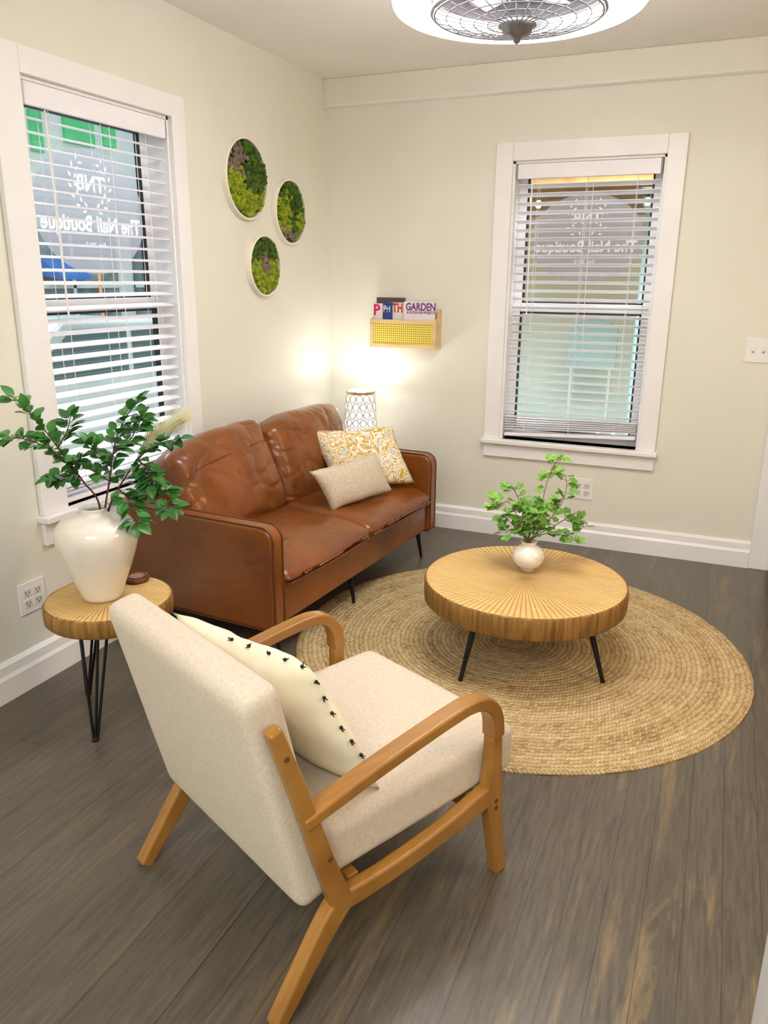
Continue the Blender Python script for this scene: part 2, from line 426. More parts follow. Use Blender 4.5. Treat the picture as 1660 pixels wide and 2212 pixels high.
def text_bm(body, size, extr=.0006, bold=0.0):
    cu = bpy.data.curves.new('t', 'FONT'); cu.body = body; cu.size = size; cu.extrude = extr; cu.align_x = 'CENTER'; cu.align_y = 'CENTER'; cu.offset = bold; cu.resolution_u = 4
    o = bpy.data.objects.new('t', cu); COL.objects.link(o)
    dg = bpy.context.evaluated_depsgraph_get(); me = bpy.data.meshes.new_from_object(o.evaluated_get(dg))
    bm = NB(); bm.from_mesh(me)
    bpy.data.objects.remove(o); bpy.data.meshes.remove(me); bpy.data.curves.remove(cu)
    return bm
def fit_text(body, width, height=None, extr=.0006, bold=0.0):
    bm = text_bm(body, 1.0, 0.0, bold)
    xs = [v.co.x for v in bm.verts]; ys = [v.co.y for v in bm.verts]
    w, h = max(xs)-min(xs), max(ys)-min(ys); cx, cy = (max(xs)+min(xs))/2, (max(ys)+min(ys))/2
    sx = width/w; sy = sx if height is None else height/h
    for v in bm.verts: v.co = Vector(((v.co.x-cx)*sx, (v.co.y-cy)*sy, 0))
    if extr:
        r = bmesh.ops.extrude_face_region(bm, geom=list(bm.faces))
        for g in r['geom']:
            if isinstance(g, bmesh.types.BMVert): g.co.z += extr
    return bm
def basis(o, X, Y):
    X = Vector(X); Y = Vector(Y); Z = X.cross(Y)
    m = Matrix((X, Y, Z)).transposed().to_4x4(); m.translation = Vector(o); return m
def merge(dst, src, mat=None):
    if mat is not None: bmesh.ops.transform(src, matrix=mat, verts=src.verts)
    me = bpy.data.meshes.new('tmp'); src.to_mesh(me); src.free(); dst.from_mesh(me); bpy.data.meshes.remove(me)

# ------------------------------------------------------------------ room shell
HC = 2.44
WL = (-2.160, -1.405, .600, 2.030)
WB = (1.062, 1.806, .560, 1.990)
XR, YF = 3.6, -6.2
b = NB(); bx(b, -.15, XR, YF, .15, -.1, 0); struct('floor', b, FLOOR)
b = NB(); bx(b, -.15, XR, YF, .15, HC, HC+.1); struct('ceiling', b, CEIL)
b = NB()
bx(b, -.15, 0, YF, WL[0], 0, HC); bx(b, -.15, 0, WL[1], .15, 0, HC); bx(b, -.15, 0, WL[0], WL[1], 0, WL[2]); bx(b, -.15, 0, WL[0], WL[1], WL[3], HC)
struct('wall_left', b, WALL)
DX0, DX1 = 2.50, 3.30
b = NB()
bx(b, 0, WB[0], 0, .15, 0, HC); bx(b, WB[1], DX0, 0, .15, 0, HC); bx(b, WB[0], WB[1], 0, .15, 0, WB[2]); bx(b, WB[0], WB[1], 0, .15, WB[3], HC)
bx(b, DX0, DX1, 0, .15, 2.05, HC); bx(b, DX1, XR, 0, .15, 0, HC)
struct('wall_back', b, WALL)
b = NB(); bx(b, XR, XR+.15, YF, .15, 0, HC); struct('wall_right', b, WALL)
b = NB(); bx(b, -.15, XR+.15, YF-.15, YF, 0, HC); struct('wall_front', b, WALL)
b = NB(); bx(b, 0, XR, -.044, 0, 2.310, HC); struct('trim_1', b, WALL, bevel=.004)
b = NB(); prism(b, [(0, 0, 2.303), (0, -.034, 2.303), (0, -.046, 2.309), (0, -.046, 2.312), (0, 0, 2.312)], (XR, 0, 0)); struct('trim_highlight', b, TRIM)  # white strip added as the bright highlight along the soffit's lower edge
def bprof(bm, a, d, nrm, th=.028, h=.125):
    a = Vector(a); nrm = Vector(nrm)
    pr = [(0, 0), (th, 0), (th, h*.66), (th*.82, h*.72), (th*.7, h*.76), (th*.62, h), (0, h+.012)]
    prism(bm, [a+nrm*p+Vector((0, 0, q)) for p, q in pr], d)
b = NB(); bprof(b, (0, YF, 0), (0, -YF, 0), (1, 0, 0)); struct('baseboard_left', b, TRIM)
b = NB(); bprof(b, (0, 0, 0), (2.404, 0, 0), (0, -1, 0)); struct('baseboard_back', b, TRIM)
b = NB(); bx(b, 2.404, 2.50, -.03, 0, 0, 2.14); bx(b, DX1, DX1+.09, -.03, 0, 0, 2.14); bx(b, 2.50, DX1, -.03, 0, 2.05, 2.14); struct('trim_2', b, TRIM, bevel=.004)
dr = thing('door_1', None, None, (DX0, .05, 0), 0, kind='structure')
DARKD = M('dark_stained_door', srgb(52, 36, 26), srgb(36, 24, 18), 5, .45, stretch=(4, 4, .5))
b = NB(); bx(b, .005, .795, 0, .04, .01, 2.045); obj('door_panel', b, DARKD, dr, bevel=.004)
b = NB(); lathe(b, [(0, 0), (.03, .005), (.032, .02), (.02, .035), (.012, .05), (0, .05)], 20); bmesh.ops.transform(b, matrix=Matrix.Translation((.07, -.045, .95)) @ Matrix.Rotation(-PI/2, 4, 'X'), verts=b.verts); obj('door_handle', b, GOLD, dr, smooth=True)
b = NB(); bx(b, 2.372, 2.52, -3.05, -2.845, 0, HC); struct('trim_3', b, TRIM, bevel=.004)

# ------------------------------------------------------------------ windows
def map_left(u, v, w): return Vector((w, u, v))
def map_back(u, v, w): return Vector((u, -w, v))
def bxm(bm, mp, u0, u1, v0, v1, w0, w1):
    a, c = mp(u0, v0, w0), mp(u1, v1, w1)
    bx(bm, min(a.x, c.x), max(a.x, c.x), min(a.y, c.y), max(a.y, c.y), min(a.z, c.z), max(a.z, c.z))
def window(name, mp, op, out, sill_lo, decal, which):
    u0, u1, v0, v1 = op; U0, U1, V1 = out
    w = thing(name, None, None, mp((u0+u1)/2, v0, 0), 0, kind='structure')
    b = NB(); bxm(b, mp, U0, u0, v0, V1, 0, .022); bxm(b, mp, u1, U1, v0, V1, 0, .022); bxm(b, mp, u0, u1, v1, V1, 0, .022)
    obj('window_casing', b, TRIM, w, world=True, bevel=.003)
    b = NB(); bxm(b, mp, U0-.012, U1+.012, v0-.026, v0, -.10, .05); obj('window_sill', b, TRIM, w, world=True, bevel=.006)
    b = NB(); bxm(b, mp, U0, U1, sill_lo, v0-.026, 0, .02); obj('window_apron', b, TRIM, w, world=True, bevel=.003)
    b = NB()
    for (a0, a1, c0, c1) in ((u0, u0+.012, v0, v1), (u1-.012, u1, v0, v1), (u0, u1, v1-.012, v1)): bxm(b, mp, a0, a1, c0, c1, -.14, 0)
    obj('window_jamb', b, TRIM, w, world=True)
    vm = v0+(v1-v0)*.495
    for nm, c0, c1, ww in (('upper_sash', vm-.02, v1-.012, -.118), ('lower_sash', v0, vm+.025, -.09)):
        b = NB(); t = .045
        bxm(b, mp, u0+.012, u0+.012+t, c0, c1, ww-.014, ww+.014); bxm(b, mp, u1-.012-t, u1-.012, c0, c1, ww-.014, ww+.014)
        bxm(b, mp, u0+.012+t, u1-.012-t, c0, c0+t, ww-.014, ww+.014); bxm(b, mp, u0+.012+t, u1-.012-t, c1-t, c1, ww-.014, ww+.014)
        s = obj(nm, b, TRIM, w, world=True, bevel=.003)
        b = NB(); g = .008; i0, i1, j0, j1 = u0+.012+t, u1-.012-t, c0+t, c1-t
        bxm(b, mp, i0, i0+g, j0, j1, ww-.008, ww+.0145); bxm(b, mp, i1-g, i1, j0, j1, ww-.008, ww+.0145); bxm(b, mp, i0, i1, j0, j0+g, ww-.008, ww+.0145); bxm(b, mp, i0, i1, j1-g, j1, ww-.008, ww+.0145)
        k = obj('gasket', b, GASKET, s, world=False)
        k.data.transform(RM[w.name].inverted())
        b = NB(); bxm(b, mp, i0, i1, j0, j1, ww-.003, ww+.001)
        k = obj('glass', b, GLASS, s); k.data.transform(RM[w.name].inverted())
    cu, cv, ru, rv = decal; wd = -.112
    X = (mp(1, 0, 0)-mp(0, 0, 0)); Yv = Vector((0, 0, 1))
    b = NB(); vs = [b.verts.new(mp(cu+ru*math.cos(2*PI*k/72), cv+rv*math.sin(2*PI*k/72), wd)) for k in range(72)]; b.faces.new(vs)
    dc = obj('decal', b, DECALS[which], w, world=True)
    tb = NB()
    def put(body, width, hgt, dv, bold=0):
        m = basis(mp(cu, cv+dv, wd+.003), -X, Yv)
        merge(tb, fit_text(body, width, hgt, 0, bold), m)
    put('TNB', ru*.50, rv*.26, rv*.46, .025); put('The Nail Boutique', ru*1.80, rv*.34, -rv*.22, .028); put('Est. 2012', ru*.36, rv*.08, -rv*.52, .01)
    for sgn in (-1, 1):
        for k in range(7):
            a = math.radians(-72+k*20)
            for off in (-1, 1):
                rr = rv*(.41+.03*off)
                p0 = mp(cu+sgn*rr*math.cos(a), cv+rv*.46+rr*math.sin(a)*1.05, wd+.003)
                aa = a+PI/2+off*-.6
                dirv = (X*(sgn*math.cos(aa))+Yv*math.sin(aa)); pv = (X*(-sgn*math.sin(aa))+Yv*math.cos(aa))
                Lf = rv*.11
                pts = [p0, p0+dirv*Lf*.4+pv*Lf*.20, p0+dirv*Lf, p0+dirv*Lf*.4-pv*Lf*.20]
                tb.faces.new([tb.verts.new(q) for q in pts])
    bmesh.ops.transform(tb, matrix=RM[w.name].inverted(), verts=tb.verts)
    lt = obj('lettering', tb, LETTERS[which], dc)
    return w
dl0 = onx(70, 455, -.11); dl1 = onx(311, 470, -.11); dlt = onx(190, 322, -.11); dlb = onx(190, 592, -.11)
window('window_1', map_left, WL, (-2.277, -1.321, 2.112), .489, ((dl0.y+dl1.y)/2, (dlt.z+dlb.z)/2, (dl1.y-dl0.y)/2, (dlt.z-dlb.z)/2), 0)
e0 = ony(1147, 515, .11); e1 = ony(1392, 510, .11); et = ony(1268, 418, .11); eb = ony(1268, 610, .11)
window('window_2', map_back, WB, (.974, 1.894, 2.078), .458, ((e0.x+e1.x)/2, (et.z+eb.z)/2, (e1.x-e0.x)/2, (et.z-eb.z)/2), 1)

def blind(label, mp, op, tilt, pitch, zlow, slant, fan, tilt2=None):
    u0, u1, v0, v1 = op; u0 += .016; u1 -= .016
    t = thing('window_blind', label, 'blind', mp((u0+u1)/2, zlow, -.035), 0, 'white slatted blinds in the windows')
    b = NB(); bxm(b, mp, u0, u1, v1-.085, v1-.014, -.012, .004); bxm(b, mp, u0, u0+.012, v1-.085, v1-.014, -.06, .004); bxm(b, mp, u1-.012, u1, v1-.085, v1-.014, -.06, .004)
    obj('valance', b, BLIND, t, world=True, bevel=.003)
    b = NB(); bxm(b, mp, u0+.014, u1-.014, v1-.06, v1-.016, -.058, -.018); obj('headrail', b, BLIND, t, world=True)
    b = NB(); z = v1-.085-.03; ux = mp(1, 0, 0)-mp(0, 0, 0)
    zs = []; ztop = z
    while z > zlow+.03+fan*.012:
        f_ = (ztop-z)/(ztop-zlow); tl_ = tilt if tilt2 is None else tilt*(1-f_)+tilt2*f_
        zs.append((z, tl_+random.uniform(-1.5, 1.5), random.uniform(-.2, .2))); z -= pitch
    for k in range(fan): zs.append((zlow+.018+.012*(fan-k), 0, slant*(.3+.7*k/max(1, fan-1))))
    for (z, tl, sl) in zs:
        ww = mp(0, 0, 1)-mp(0, 0, 0)
        T = math.radians(tl)
        d1 = ww*math.cos(T)+Vector((0, 0, 1))*math.sin(T)
        ul = (ux*math.cos(math.radians(sl))+Vector((0, 0, 1))*math.sin(math.radians(sl)))
        c = mp((u0+u1)/2, z, -.036); L = (u1-u0)/2-.004
        rows = []
        for s_, hgt in ((-1, -.0016), (-.4, .0008), (.4, .0008), (1, -.0016)):
            p = c+d1*(.025*s_)+Vector((0, 0, hgt))
            rows.append([p-ul*L, p+ul*L])
        top = [[b.verts.new(q+Vector((0, 0, .0015))) for q in r_] for r_ in rows]; bot = [[b.verts.new(q-Vector((0, 0, .0015))) for q in r_] for r_ in rows]
        for k in range(3):
            b.faces.new((top[k][0], top[k][1], top[k+1][1], top[k+1][0])); b.faces.new((bot[k][0], bot[k+1][0], bot[k+1][1], bot[k][1]))
            for e in (0, 1): b.faces.new((top[k][e], top[k+1][e], bot[k+1][e], bot[k][e]))
        b.faces.new((top[0][0], top[0][1], bot[0][1], bot[0][0])); b.faces.new((top[3][0], top[3][1], bot[3][1], bot[3][0]))
    obj('slats', b, BLIND, t, world=True)
    b = NB(); m = basis(mp((u0+u1)/2, zlow, -.036), (ux*math.cos(math.radians(slant))+Vector((0, 0, 1))*math.sin(math.radians(slant))), Vector((0, 0, 1)))
    box(b, (0, 0, 0), (u1-u0-.006, .018, .05), None); bmesh.ops.transform(b, matrix=m, verts=b.verts)
    obj('bottom_rail', b, BLIND, t, world=True, bevel=.004)
    b = NB()
    for f in (.16, .5, .84):
        for wv in (-.011, -.061):
            uu = u0+(u1-u0)*f
            tube(b, [mp(uu, v1-.08, wv), mp(uu, zlow, wv)], .0012, 5)
    obj('ladder_cord', b, BLIND, t, world=True)
    b = NB(); uu = u0+(u1-u0)*.12; tube(b, [mp(uu, v1-.09, .004), mp(uu+.01, v1-.75, .006)], .0035, 6); obj('tilt_wand', b, PLASTIC, t, world=True)
    b = NB(); uu = u0+(u1-u0)*.55; tube(b, [mp(uu, v1-.09, -.004), mp(uu, v1-.6, -.002), mp(uu+.01, v1-.95, -.002)], .0015, 5); obj('pull_cord', b, PLASTIC, t, world=True)
    return t
blind('white slatted blind in the left wall window, above the leafy vase', map_left, WL, -7, .0435, WL[2]+.015, 0, 3, -15)
blind('white slatted blind with a crooked bottom rail, in the window above the coffee table', map_back, WB, 15, .0430, WB[2]+.040, 2.6, 6, 17)

# ------------------------------------------------------------------ outside the windows
b = NB(); bx(b, -14, -.15, -8, 20, -.45, -.35); bx(b, -.15, 14, .15, 20, -.45, -.35); g_ = struct('ground', b, M('asphalt', srgb(160, 164, 162), srgb(136, 142, 142), 8, .9))
FAC = M('pale_facade', srgb(222, 232, 232), srgb(204, 218, 220), 2, .7); TEAL = M('teal_glazing', srgb(120, 146, 152), srgb(58, 84, 92), 1.5, .25, lo=.42, hi=.58); GRN = M('green_panel', srgb(88, 214, 140), srgb(60, 190, 116), 1.2, .6)
bl = thing('building', 'pale building with green panels and dark glazing across the street, through the left window', 'building', (-6, 3.5, -.35))
b = NB(); bx(b, -1, 0, -7, 9, 0, 7); obj('facade', b, FAC, bl)
def local_left(px, py, X): p = onx(px, py, X); return p.y-3.5, p.z+.35
for (x0, y0_, x1, y1_) in ((60, 235, 95, 330), (130, 200, 205, 320), (215, 215, 250, 320)):
    a = local_left(x0, y0_, -5.97); c = local_left(x1, y1_, -5.97); b = NB(); bx(b, 0, .05, a[0], c[0], c[1], a[1]); obj('green_panel', b, GRN, bl)
for i in range(7):
    b = NB(); y0_ = -6.5+i*2.1; bx(b, 0, .03, y0_, y0_+1.75, .5, 2.35); w_ = obj('shop_window', b, TEAL, bl)
    b = NB(); bx(b, 0, .05, y0_+.85, y0_+.90, .5, 2.35); bx(b, 0, .05, y0_, y0_+1.75, 1.6, 1.65); obj('mullion', b, FAC, w_)
pa, pb = onx(132, 570, -5.6), onx(198, 604, -5.6)
b = NB(); prism(b, [(.0, pa.y-3.5, pa.z+.45), (.0, pa.y-3.5, pb.z+.40), (.4, pa.y-3.5, pb.z+.35), (.4, pa.y-3.5, pb.z+.40)], (0, pb.y-pa.y, 0))
obj('awning', b, M('blue_canvas', srgb(40, 120, 210), rough=.7), bl, label='bright blue awning')
p = onx(217, 620, -4.2); b = NB(); tube(b, [(p.x, p.y, -.35), (p.x, p.y, p.z+.15)], .018, 10); lathe(b, [(.05, -.35), (.05, -.33), (.018, -.33)], 12, (p.x, p.y, 0))
tag(obj('bollard', b, M('orange_paint', srgb(214, 140, 76))), 'thin orange post standing by the street outside the left window', 'post')
p = onx(235, 820, -2.6)
car = thing('car', 'silver grey car parked outside the left window', 'car', (-3.3, p.y+.3, -.35))
CARP = M('silver_paint', srgb(196, 206, 210), srgb(172, 184, 190), 1, .25, metal=.3)
prof = [(-2.1, .25), (2.1, .25), (2.15, .6), (2.0, .85), (1.1, .98), (.55, 1.4), (-.9, 1.45), (-1.55, 1.02), (-2.05, .95), (-2.15, .6)]
b = NB(); prism(b, [(-.85, y_, z_) for y_, z_ in prof], (1.7, 0, 0)); obj('car_body', b, CARP, car, bevel=.06, seg=3, ang=12)
CG = M('dark_car_glass', srgb(60, 84, 90), rough=.08)
for q in ([(.95, .98), (.48, 1.34), (-.15, 1.36), (-.15, .98)], [(-.22, .98), (-.22, 1.36), (-.82, 1.37), (-1.35, 1.0)]):
    b = NB(); prism(b, [(.845, y_, z_) for y_, z_ in q], (.015, 0, 0)); obj('car_window', b, CG, car)
for wy in (-1.35, 1.3):
    for wx in (-.8, .72):
        b = NB(); lathe(b, [(0, 0), (.3, 0), (.33, .03), (.33, .17), (.3, .2), (0, .2)], 28); bmesh.ops.transform(b, matrix=Matrix.Translation((wx-.02, wy, .33)) @ Matrix.Rotation(PI/2, 4, 'Y'), verts=b.verts)
        obj('wheel', b, GASKET, car, smooth=False)
b = NB(); box(b, (.84, -2.0, .72), (.05, .16, .1)); obj('tail_light', b, EM('amber_lamp', (1, .45, .1), 1.5), car)
def mint_mat():
    m, nt, b, tc = base('courtyard_paint'); sep = nd(nt, 'ShaderNodeSeparateXYZ'); lk(nt, tc.outputs['Object'], sep.inputs[0])
    n_ = noise_tex(nt, tc.outputs['Object'], 1.2, 3)
    z = math_n(nt, 'ADD', sep.outputs[2], math_n(nt, 'MULTIPLY', n_, .3))
    lk(nt, ramp(nt, math_n(nt, 'MULTIPLY', z, .4), [(.0, srgb(220, 236, 222)), (.34, srgb(232, 240, 220)), (.44, srgb(246, 238, 214)), (.8, srgb(240, 214, 160))]), b.inputs['Base Color'])
    b.inputs['Roughness'].default_value = .7; return m
b = NB(); bx(b, -2, 8, 5.0, 5.2, -.35, 3.2); o_ = obj('courtyard_wall', b, mint_mat()); tag(o_, 'pale mint and cream wall across the patio, seen through the back window', 'wall')
b = NB(); bx(b, -1.5, 5.5, 1.9, 5.0, 2.16, 2.26)
for i in range(10): bx(b, -1.5, 5.5, 1.95+i*.3, 2.01+i*.3, 2.06, 2.16)
tag(obj('patio_roof', b, M('warm_roof_boards', srgb(176, 132, 72), srgb(122, 90, 50), 4, .7, stretch=(1, 5, 1))), 'brown board patio roof outside the back window', 'roof')
BULB = EM('warm_bulb', (1.0, .50, .14), 16)
for i, (px_, py_, lb) in enumerate(((1143, 434, 'leftmost small warm bulb hanging outside the back window'), (1164, 440, 'second warm bulb from the left, outside the back window'), (1400, 434, 'warm bulb hanging at the right side outside the back window'))):
    q = ony(px_, py_, 2.28); t = thing('hanging_bulb', lb, 'light bulb', q, 0, 'warm bulbs on the patio')
    b = NB(); lathe(b, [(0, -.035), (.016, -.03), (.024, -.012), (.02, .008), (.012, .024), (0, .024)], 16); obj('bulb', b, BULB, t, smooth=True)
    b = NB(); tube(b, [(0, 0, .024), (0, 0, .05)], .012, 8); tube(b, [(0, 0, .05), (0, 0, max(.06, 2.06-q.z))], .004, 5); obj('cord', b, GASKET, t)
q = ony(1398, 600, 2.8); b = NB(); tube(b, [(q.x, 2.8, -.35), (q.x, 2.8, 2.06)], .06, 16); lathe(b, [(.09, -.35), (.09, -.25), (.06, -.22)], 16, (q.x, 2.8, 0)); lathe(b, [(.06, 1.95), (.09, 2.0), (.09, 2.06)], 16, (q.x, 2.8, 0))
tag(obj('patio_column', b, M('teal_paint', srgb(150, 184, 184))), 'round teal patio column outside the back window', 'column')
q0 = ony(1100, 905, 2.2); q1 = ony(1400, 905, 2.2); b = NB()
zt_ = q0.z+.03
bx(b, q0.x-.6, q1.x+.6, 2.18, 2.23, zt_-.05, zt_); bx(b, q0.x-.6, q1.x+.6, 2.19, 2.22, -.25, -.21)
for i in range(20): xx = q0.x-.6+i*((q1.x-q0.x+1.2)/19); bx(b, xx-.012, xx+.012, 2.193, 2.217, -.35, zt_-.02)
tag(obj('railing', b, TRIM), 'white patio railing outside the back window', 'railing')
# arched grey green board standing in for a reflection beyond the back window
qa, qb = ony(1224, 795, 4.2), ony(1338, 692, 4.2)
bd = thing('reflection_board', 'pale grey green arched board standing in for a reflection outside the back window', 'board', ((qa.x+qb.x)/2, 4.2, -.35))
hw = (qb.x-qa.x)/2; zb_, zt2 = qa.z+.35, qb.z+.35
pts = [(-hw, 0, zb_), (hw, 0, zb_)]+[(hw*math.cos(PI*k/14), 0, zt2-hw*.45+hw*.45*math.sin(PI*k/14)) for k in range(15)]
b = NB(); prism(b, pts, (0, .04, 0)); obj('panel', b, M('grey_green_board', srgb(176, 202, 198), srgb(160, 188, 186), 3, .6), bd)
for s_ in (-1, 1):
    b = NB(); bx(b, s_*hw*.8-.015, s_*hw*.8+.015, .0, .03, 0, zb_); obj('leg', b, M('pale_post', srgb(206, 216, 200)), bd)

# ------------------------------------------------------------------ rug
rc = Vector((1.522, -1.362, 0)); RR = .886
NR, NA = 47*4, 288; vs = [(0, 0, .010)]; fs = []
for i in range(1, NR+1):
    r = RR*i/NR; fr = (r/PITCH) % 1.0
    z = .0075+.0035*math.sqrt(max(0, 1-(2*fr-1)**2))
    if i == NR: z = .004
    for k in range(NA):
        a = 2*PI*k/NA; jit = 1+((.004*noise.noise(Vector((math.cos(a)*9, math.sin(a)*9, i*.02)))+.003*noise.noise(Vector((math.cos(a)*40, math.sin(a)*40, 0))))*i/NR)
        vs.append((r*jit*math.cos(a), r*jit*math.sin(a), z))
for k in range(NA): fs.append((0, 1+k, 1+(k+1) % NA))
for i in range(NR-1):
    for k in range(NA):
        a = 1+i*NA; k2 = (k+1) % NA; fs.append((a+k, a+NA+k, a+NA+k2, a+k2))
base0 = len(vs)
for k in range(NA): a = 2*PI*k/NA; vs.append((RR*math.cos(a), RR*math.sin(a), 0.0005))
a = 1+(NR-1)*NA
for k in range(NA): fs.append((a+k, base0+k, base0+(k+1) % NA, a+(k+1) % NA))
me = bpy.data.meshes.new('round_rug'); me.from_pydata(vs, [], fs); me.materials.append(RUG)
for p_ in me.polygons: p_.use_smooth = True
o_ = bpy.data.objects.new('round_rug', me); COL.objects.link(o_); o_.location = rc
tag(o_, 'round braided natural jute rug under the coffee table', 'rug')

# ------------------------------------------------------------------ coffee table
ct = thing('coffee_table', 'large round wooden coffee table with sunburst carved top and black splayed legs', 'table', (1.560, -1.432, .0125), math.radians(-22.4))
ZT, RT = .3025, .386
def drum(bm_side, R, z0, z1, n=96):
    lathe(bm_side, [(0, z0), (R-.006, z0), (R, z0+.006), (R+.001, (z0+z1)/2), (R, z1-.008), (R-.006, z1-.0005)], n)
b = NB(); drum(b, RT, ZT-.086, ZT)
for v in b.verts:
    r_ = math.hypot(v.co.x, v.co.y)
    if r_ > .2:
        a = math.atan2(v.co.y, v.co.x); k_ = 1+.005*noise.noise(Vector((math.cos(a)*14, math.sin(a)*14, v.co.z*3))); v.co.x *= k_; v.co.y *= k_
obj('table_drum', b, EDGE, ct, smooth=True)
b = NB(); lathe(b, [(0, ZT-.004), (0, ZT+.0005), (RT-.012, ZT), (RT-.004, ZT-.003), (RT-.004, ZT-.008)], 96); obj('tabletop', b, SUN1, ct, smooth=False)
for k in range(4):
    a = PI/2*k; b = NB(); ca, sa = math.cos(a), math.sin(a)
    tube(b, [(.29*ca, .29*sa, ZT-.084), (.365*ca, .365*sa, .006)], [.013, .0075], 14); tube(b, [(.366*ca, .366*sa, .008), (.367*ca, .367*sa, 0)], .009, 12)
    box(b, (.285*ca, .285*sa, ZT-.087), (.07, .07, .004)); obj('leg', b, BLACKM, ct, smooth=False)

vp = onz(1140, 1230, .316); vp.z = .3158
b = NB(); lathe(b, [(0, .002), (.026, 0), (.030, .002), (.030, .009), (.036, .013), (.052, .026), (.062, .045), (.0636, .058), (.058, .078), (.044, .093), (.031, .099), (.028, .104), (.031, .116), (.034, .120), (.031, .120), (.025, .106), (.027, .098), (.05, .07), (.05, .03), (0, .012)], 56)
o_ = obj('bud_vase', b, CERAMIC2, smooth=True); o_.location = vp
tag(o_, 'small round white ceramic vase on the carved coffee table', 'vase')
def leaf(bm, base_, d, up, L, W, kind=0, curl=.15):
    d = d.normalized(); s = d.cross(up); s = s.normalized() if s.length > 1e-4 else Vector((1, 0, 0)); n_ = s.cross(d).normalized()
    if kind == 1:
        c0 = bm.verts.new(base_+d*(L*.45)+n_*(-.05*L)); ring = []
        N_ = 15
        for k in range(N_):
            a = -PI+2*PI*(k+.5)/N_
            lob = 1+.16*math.cos(a*5)
            r_ = .55*lob*(1 if abs(a) < 2.6 else .62)
            p = base_+d*(L*(.45+r_*math.cos(a)))+s*(W*.95*r_*math.sin(a))+n_*(.10*L*math.sin(a*5)*.4+.08*L*abs(math.sin(a)))
            ring.append(bm.verts.new(p))
        for k in range(N_): bm.faces.new((c0, ring[k], ring[(k+1) % N_]))
        return
    rows = ((0, .0), (.15, .60), (.4, 1.0), (.7, .78), (.9, .34), (1, 0))
    prev = None
    for t, w in rows:
        c = base_+d*(L*t)-n_*(curl*L*t*t)
        row = [bm.verts.new(c-s*(W*w/2)+n_*(W*w*.16)), bm.verts.new(c), bm.verts.new(c+s*(W*w/2)+n_*(W*w*.16))]
        if prev:
            bm.faces.new((prev[0], prev[1], row[1], row[0])); bm.faces.new((prev[1], prev[2], row[2], row[1]))
        prev = row
sp = thing('leafy_sprigs', 'light green leafy sprigs standing in the small round vase', 'plant', vp+Vector((0, 0, .02)))
bs, bf = NB(), NB(); neck = vp+Vector((0, 0, .112)); T0 = (neck-CAM).dot(CF)
targets = [((1140, 1168), (1165, 1110), (1180, 1050), (1195, 1010), (1207, 993), -.02), ((1145, 1168), (1190, 1120), (1215, 1085), (1225, 1050), (1220, 1025), .02), ((1135, 1168), (1120, 1120), (1100, 1085), (1075, 1090), (1062, 1085), -.03),
           ((1140, 1168), (1130, 1110), (1115, 1065), (1105, 1055), .03), ((1146, 1168), (1200, 1135), (1235, 1115), (1255, 1125), (1262, 1140), .05), ((1146, 1168), (1190, 1150), (1215, 1150), (1240, 1162), -.05), ((1138, 1168), (1110, 1145), (1092, 1152), .0), ((1142, 1168), (1155, 1125), (1150, 1095), (1145, 1080), .06), ((1143, 1168), (1175, 1140), (1200, 1105), (1205, 1085), -.06), ((1140, 1168), (1120, 1145), (1100, 1125), (1088, 1115), .07), ((1140, 1168), (1150, 1140), (1165, 1120), (1170, 1100), -.05), ((1140, 1168), (1125, 1140), (1130, 1115), (1128, 1100), -.05)]
for tg in targets:
    dz = tg[-1]; P = [neck+Vector((random.uniform(-.01, .01), random.uniform(-.01, .01), -.08))]
    for i, q in enumerate(tg[:-1]):
        f_ = i/(len(tg)-2); P.append(at(q[0], q[1], T0+dz*f_))
    P = catmull(P, 5); tube(bs, P, [.0022-.0012*i/len(P) for i in range(len(P))], 5)
    for i in range(7, len(P)):
        if i % 2 == 0 or i >= len(P)-2:
            p0 = P[i]; ax = (P[min(i+1, len(P)-1)]-P[i-1]).normalized()
            for rep in range(2 if i > 9 else 1):
                out = Vector((random.uniform(-1, 1), random.uniform(-1, .7), random.uniform(-.2, .6))).normalized()
                st = p0+out*.014; tube(bs, [p0, st], .0008, 4, cap=False)
                L = random.uniform(.026, .042)
                leaf(bf, st, (out+ax*.3+Vector((0, 0, -.25))), Vector((random.uniform(-.4, .4), random.uniform(-.9, .2), 1)), L, L*1.05, 1)
obj('stem', bs, STEMR, sp, world=True, smooth=True); obj('foliage', bf, LEAFL, sp, world=True, smooth=False)

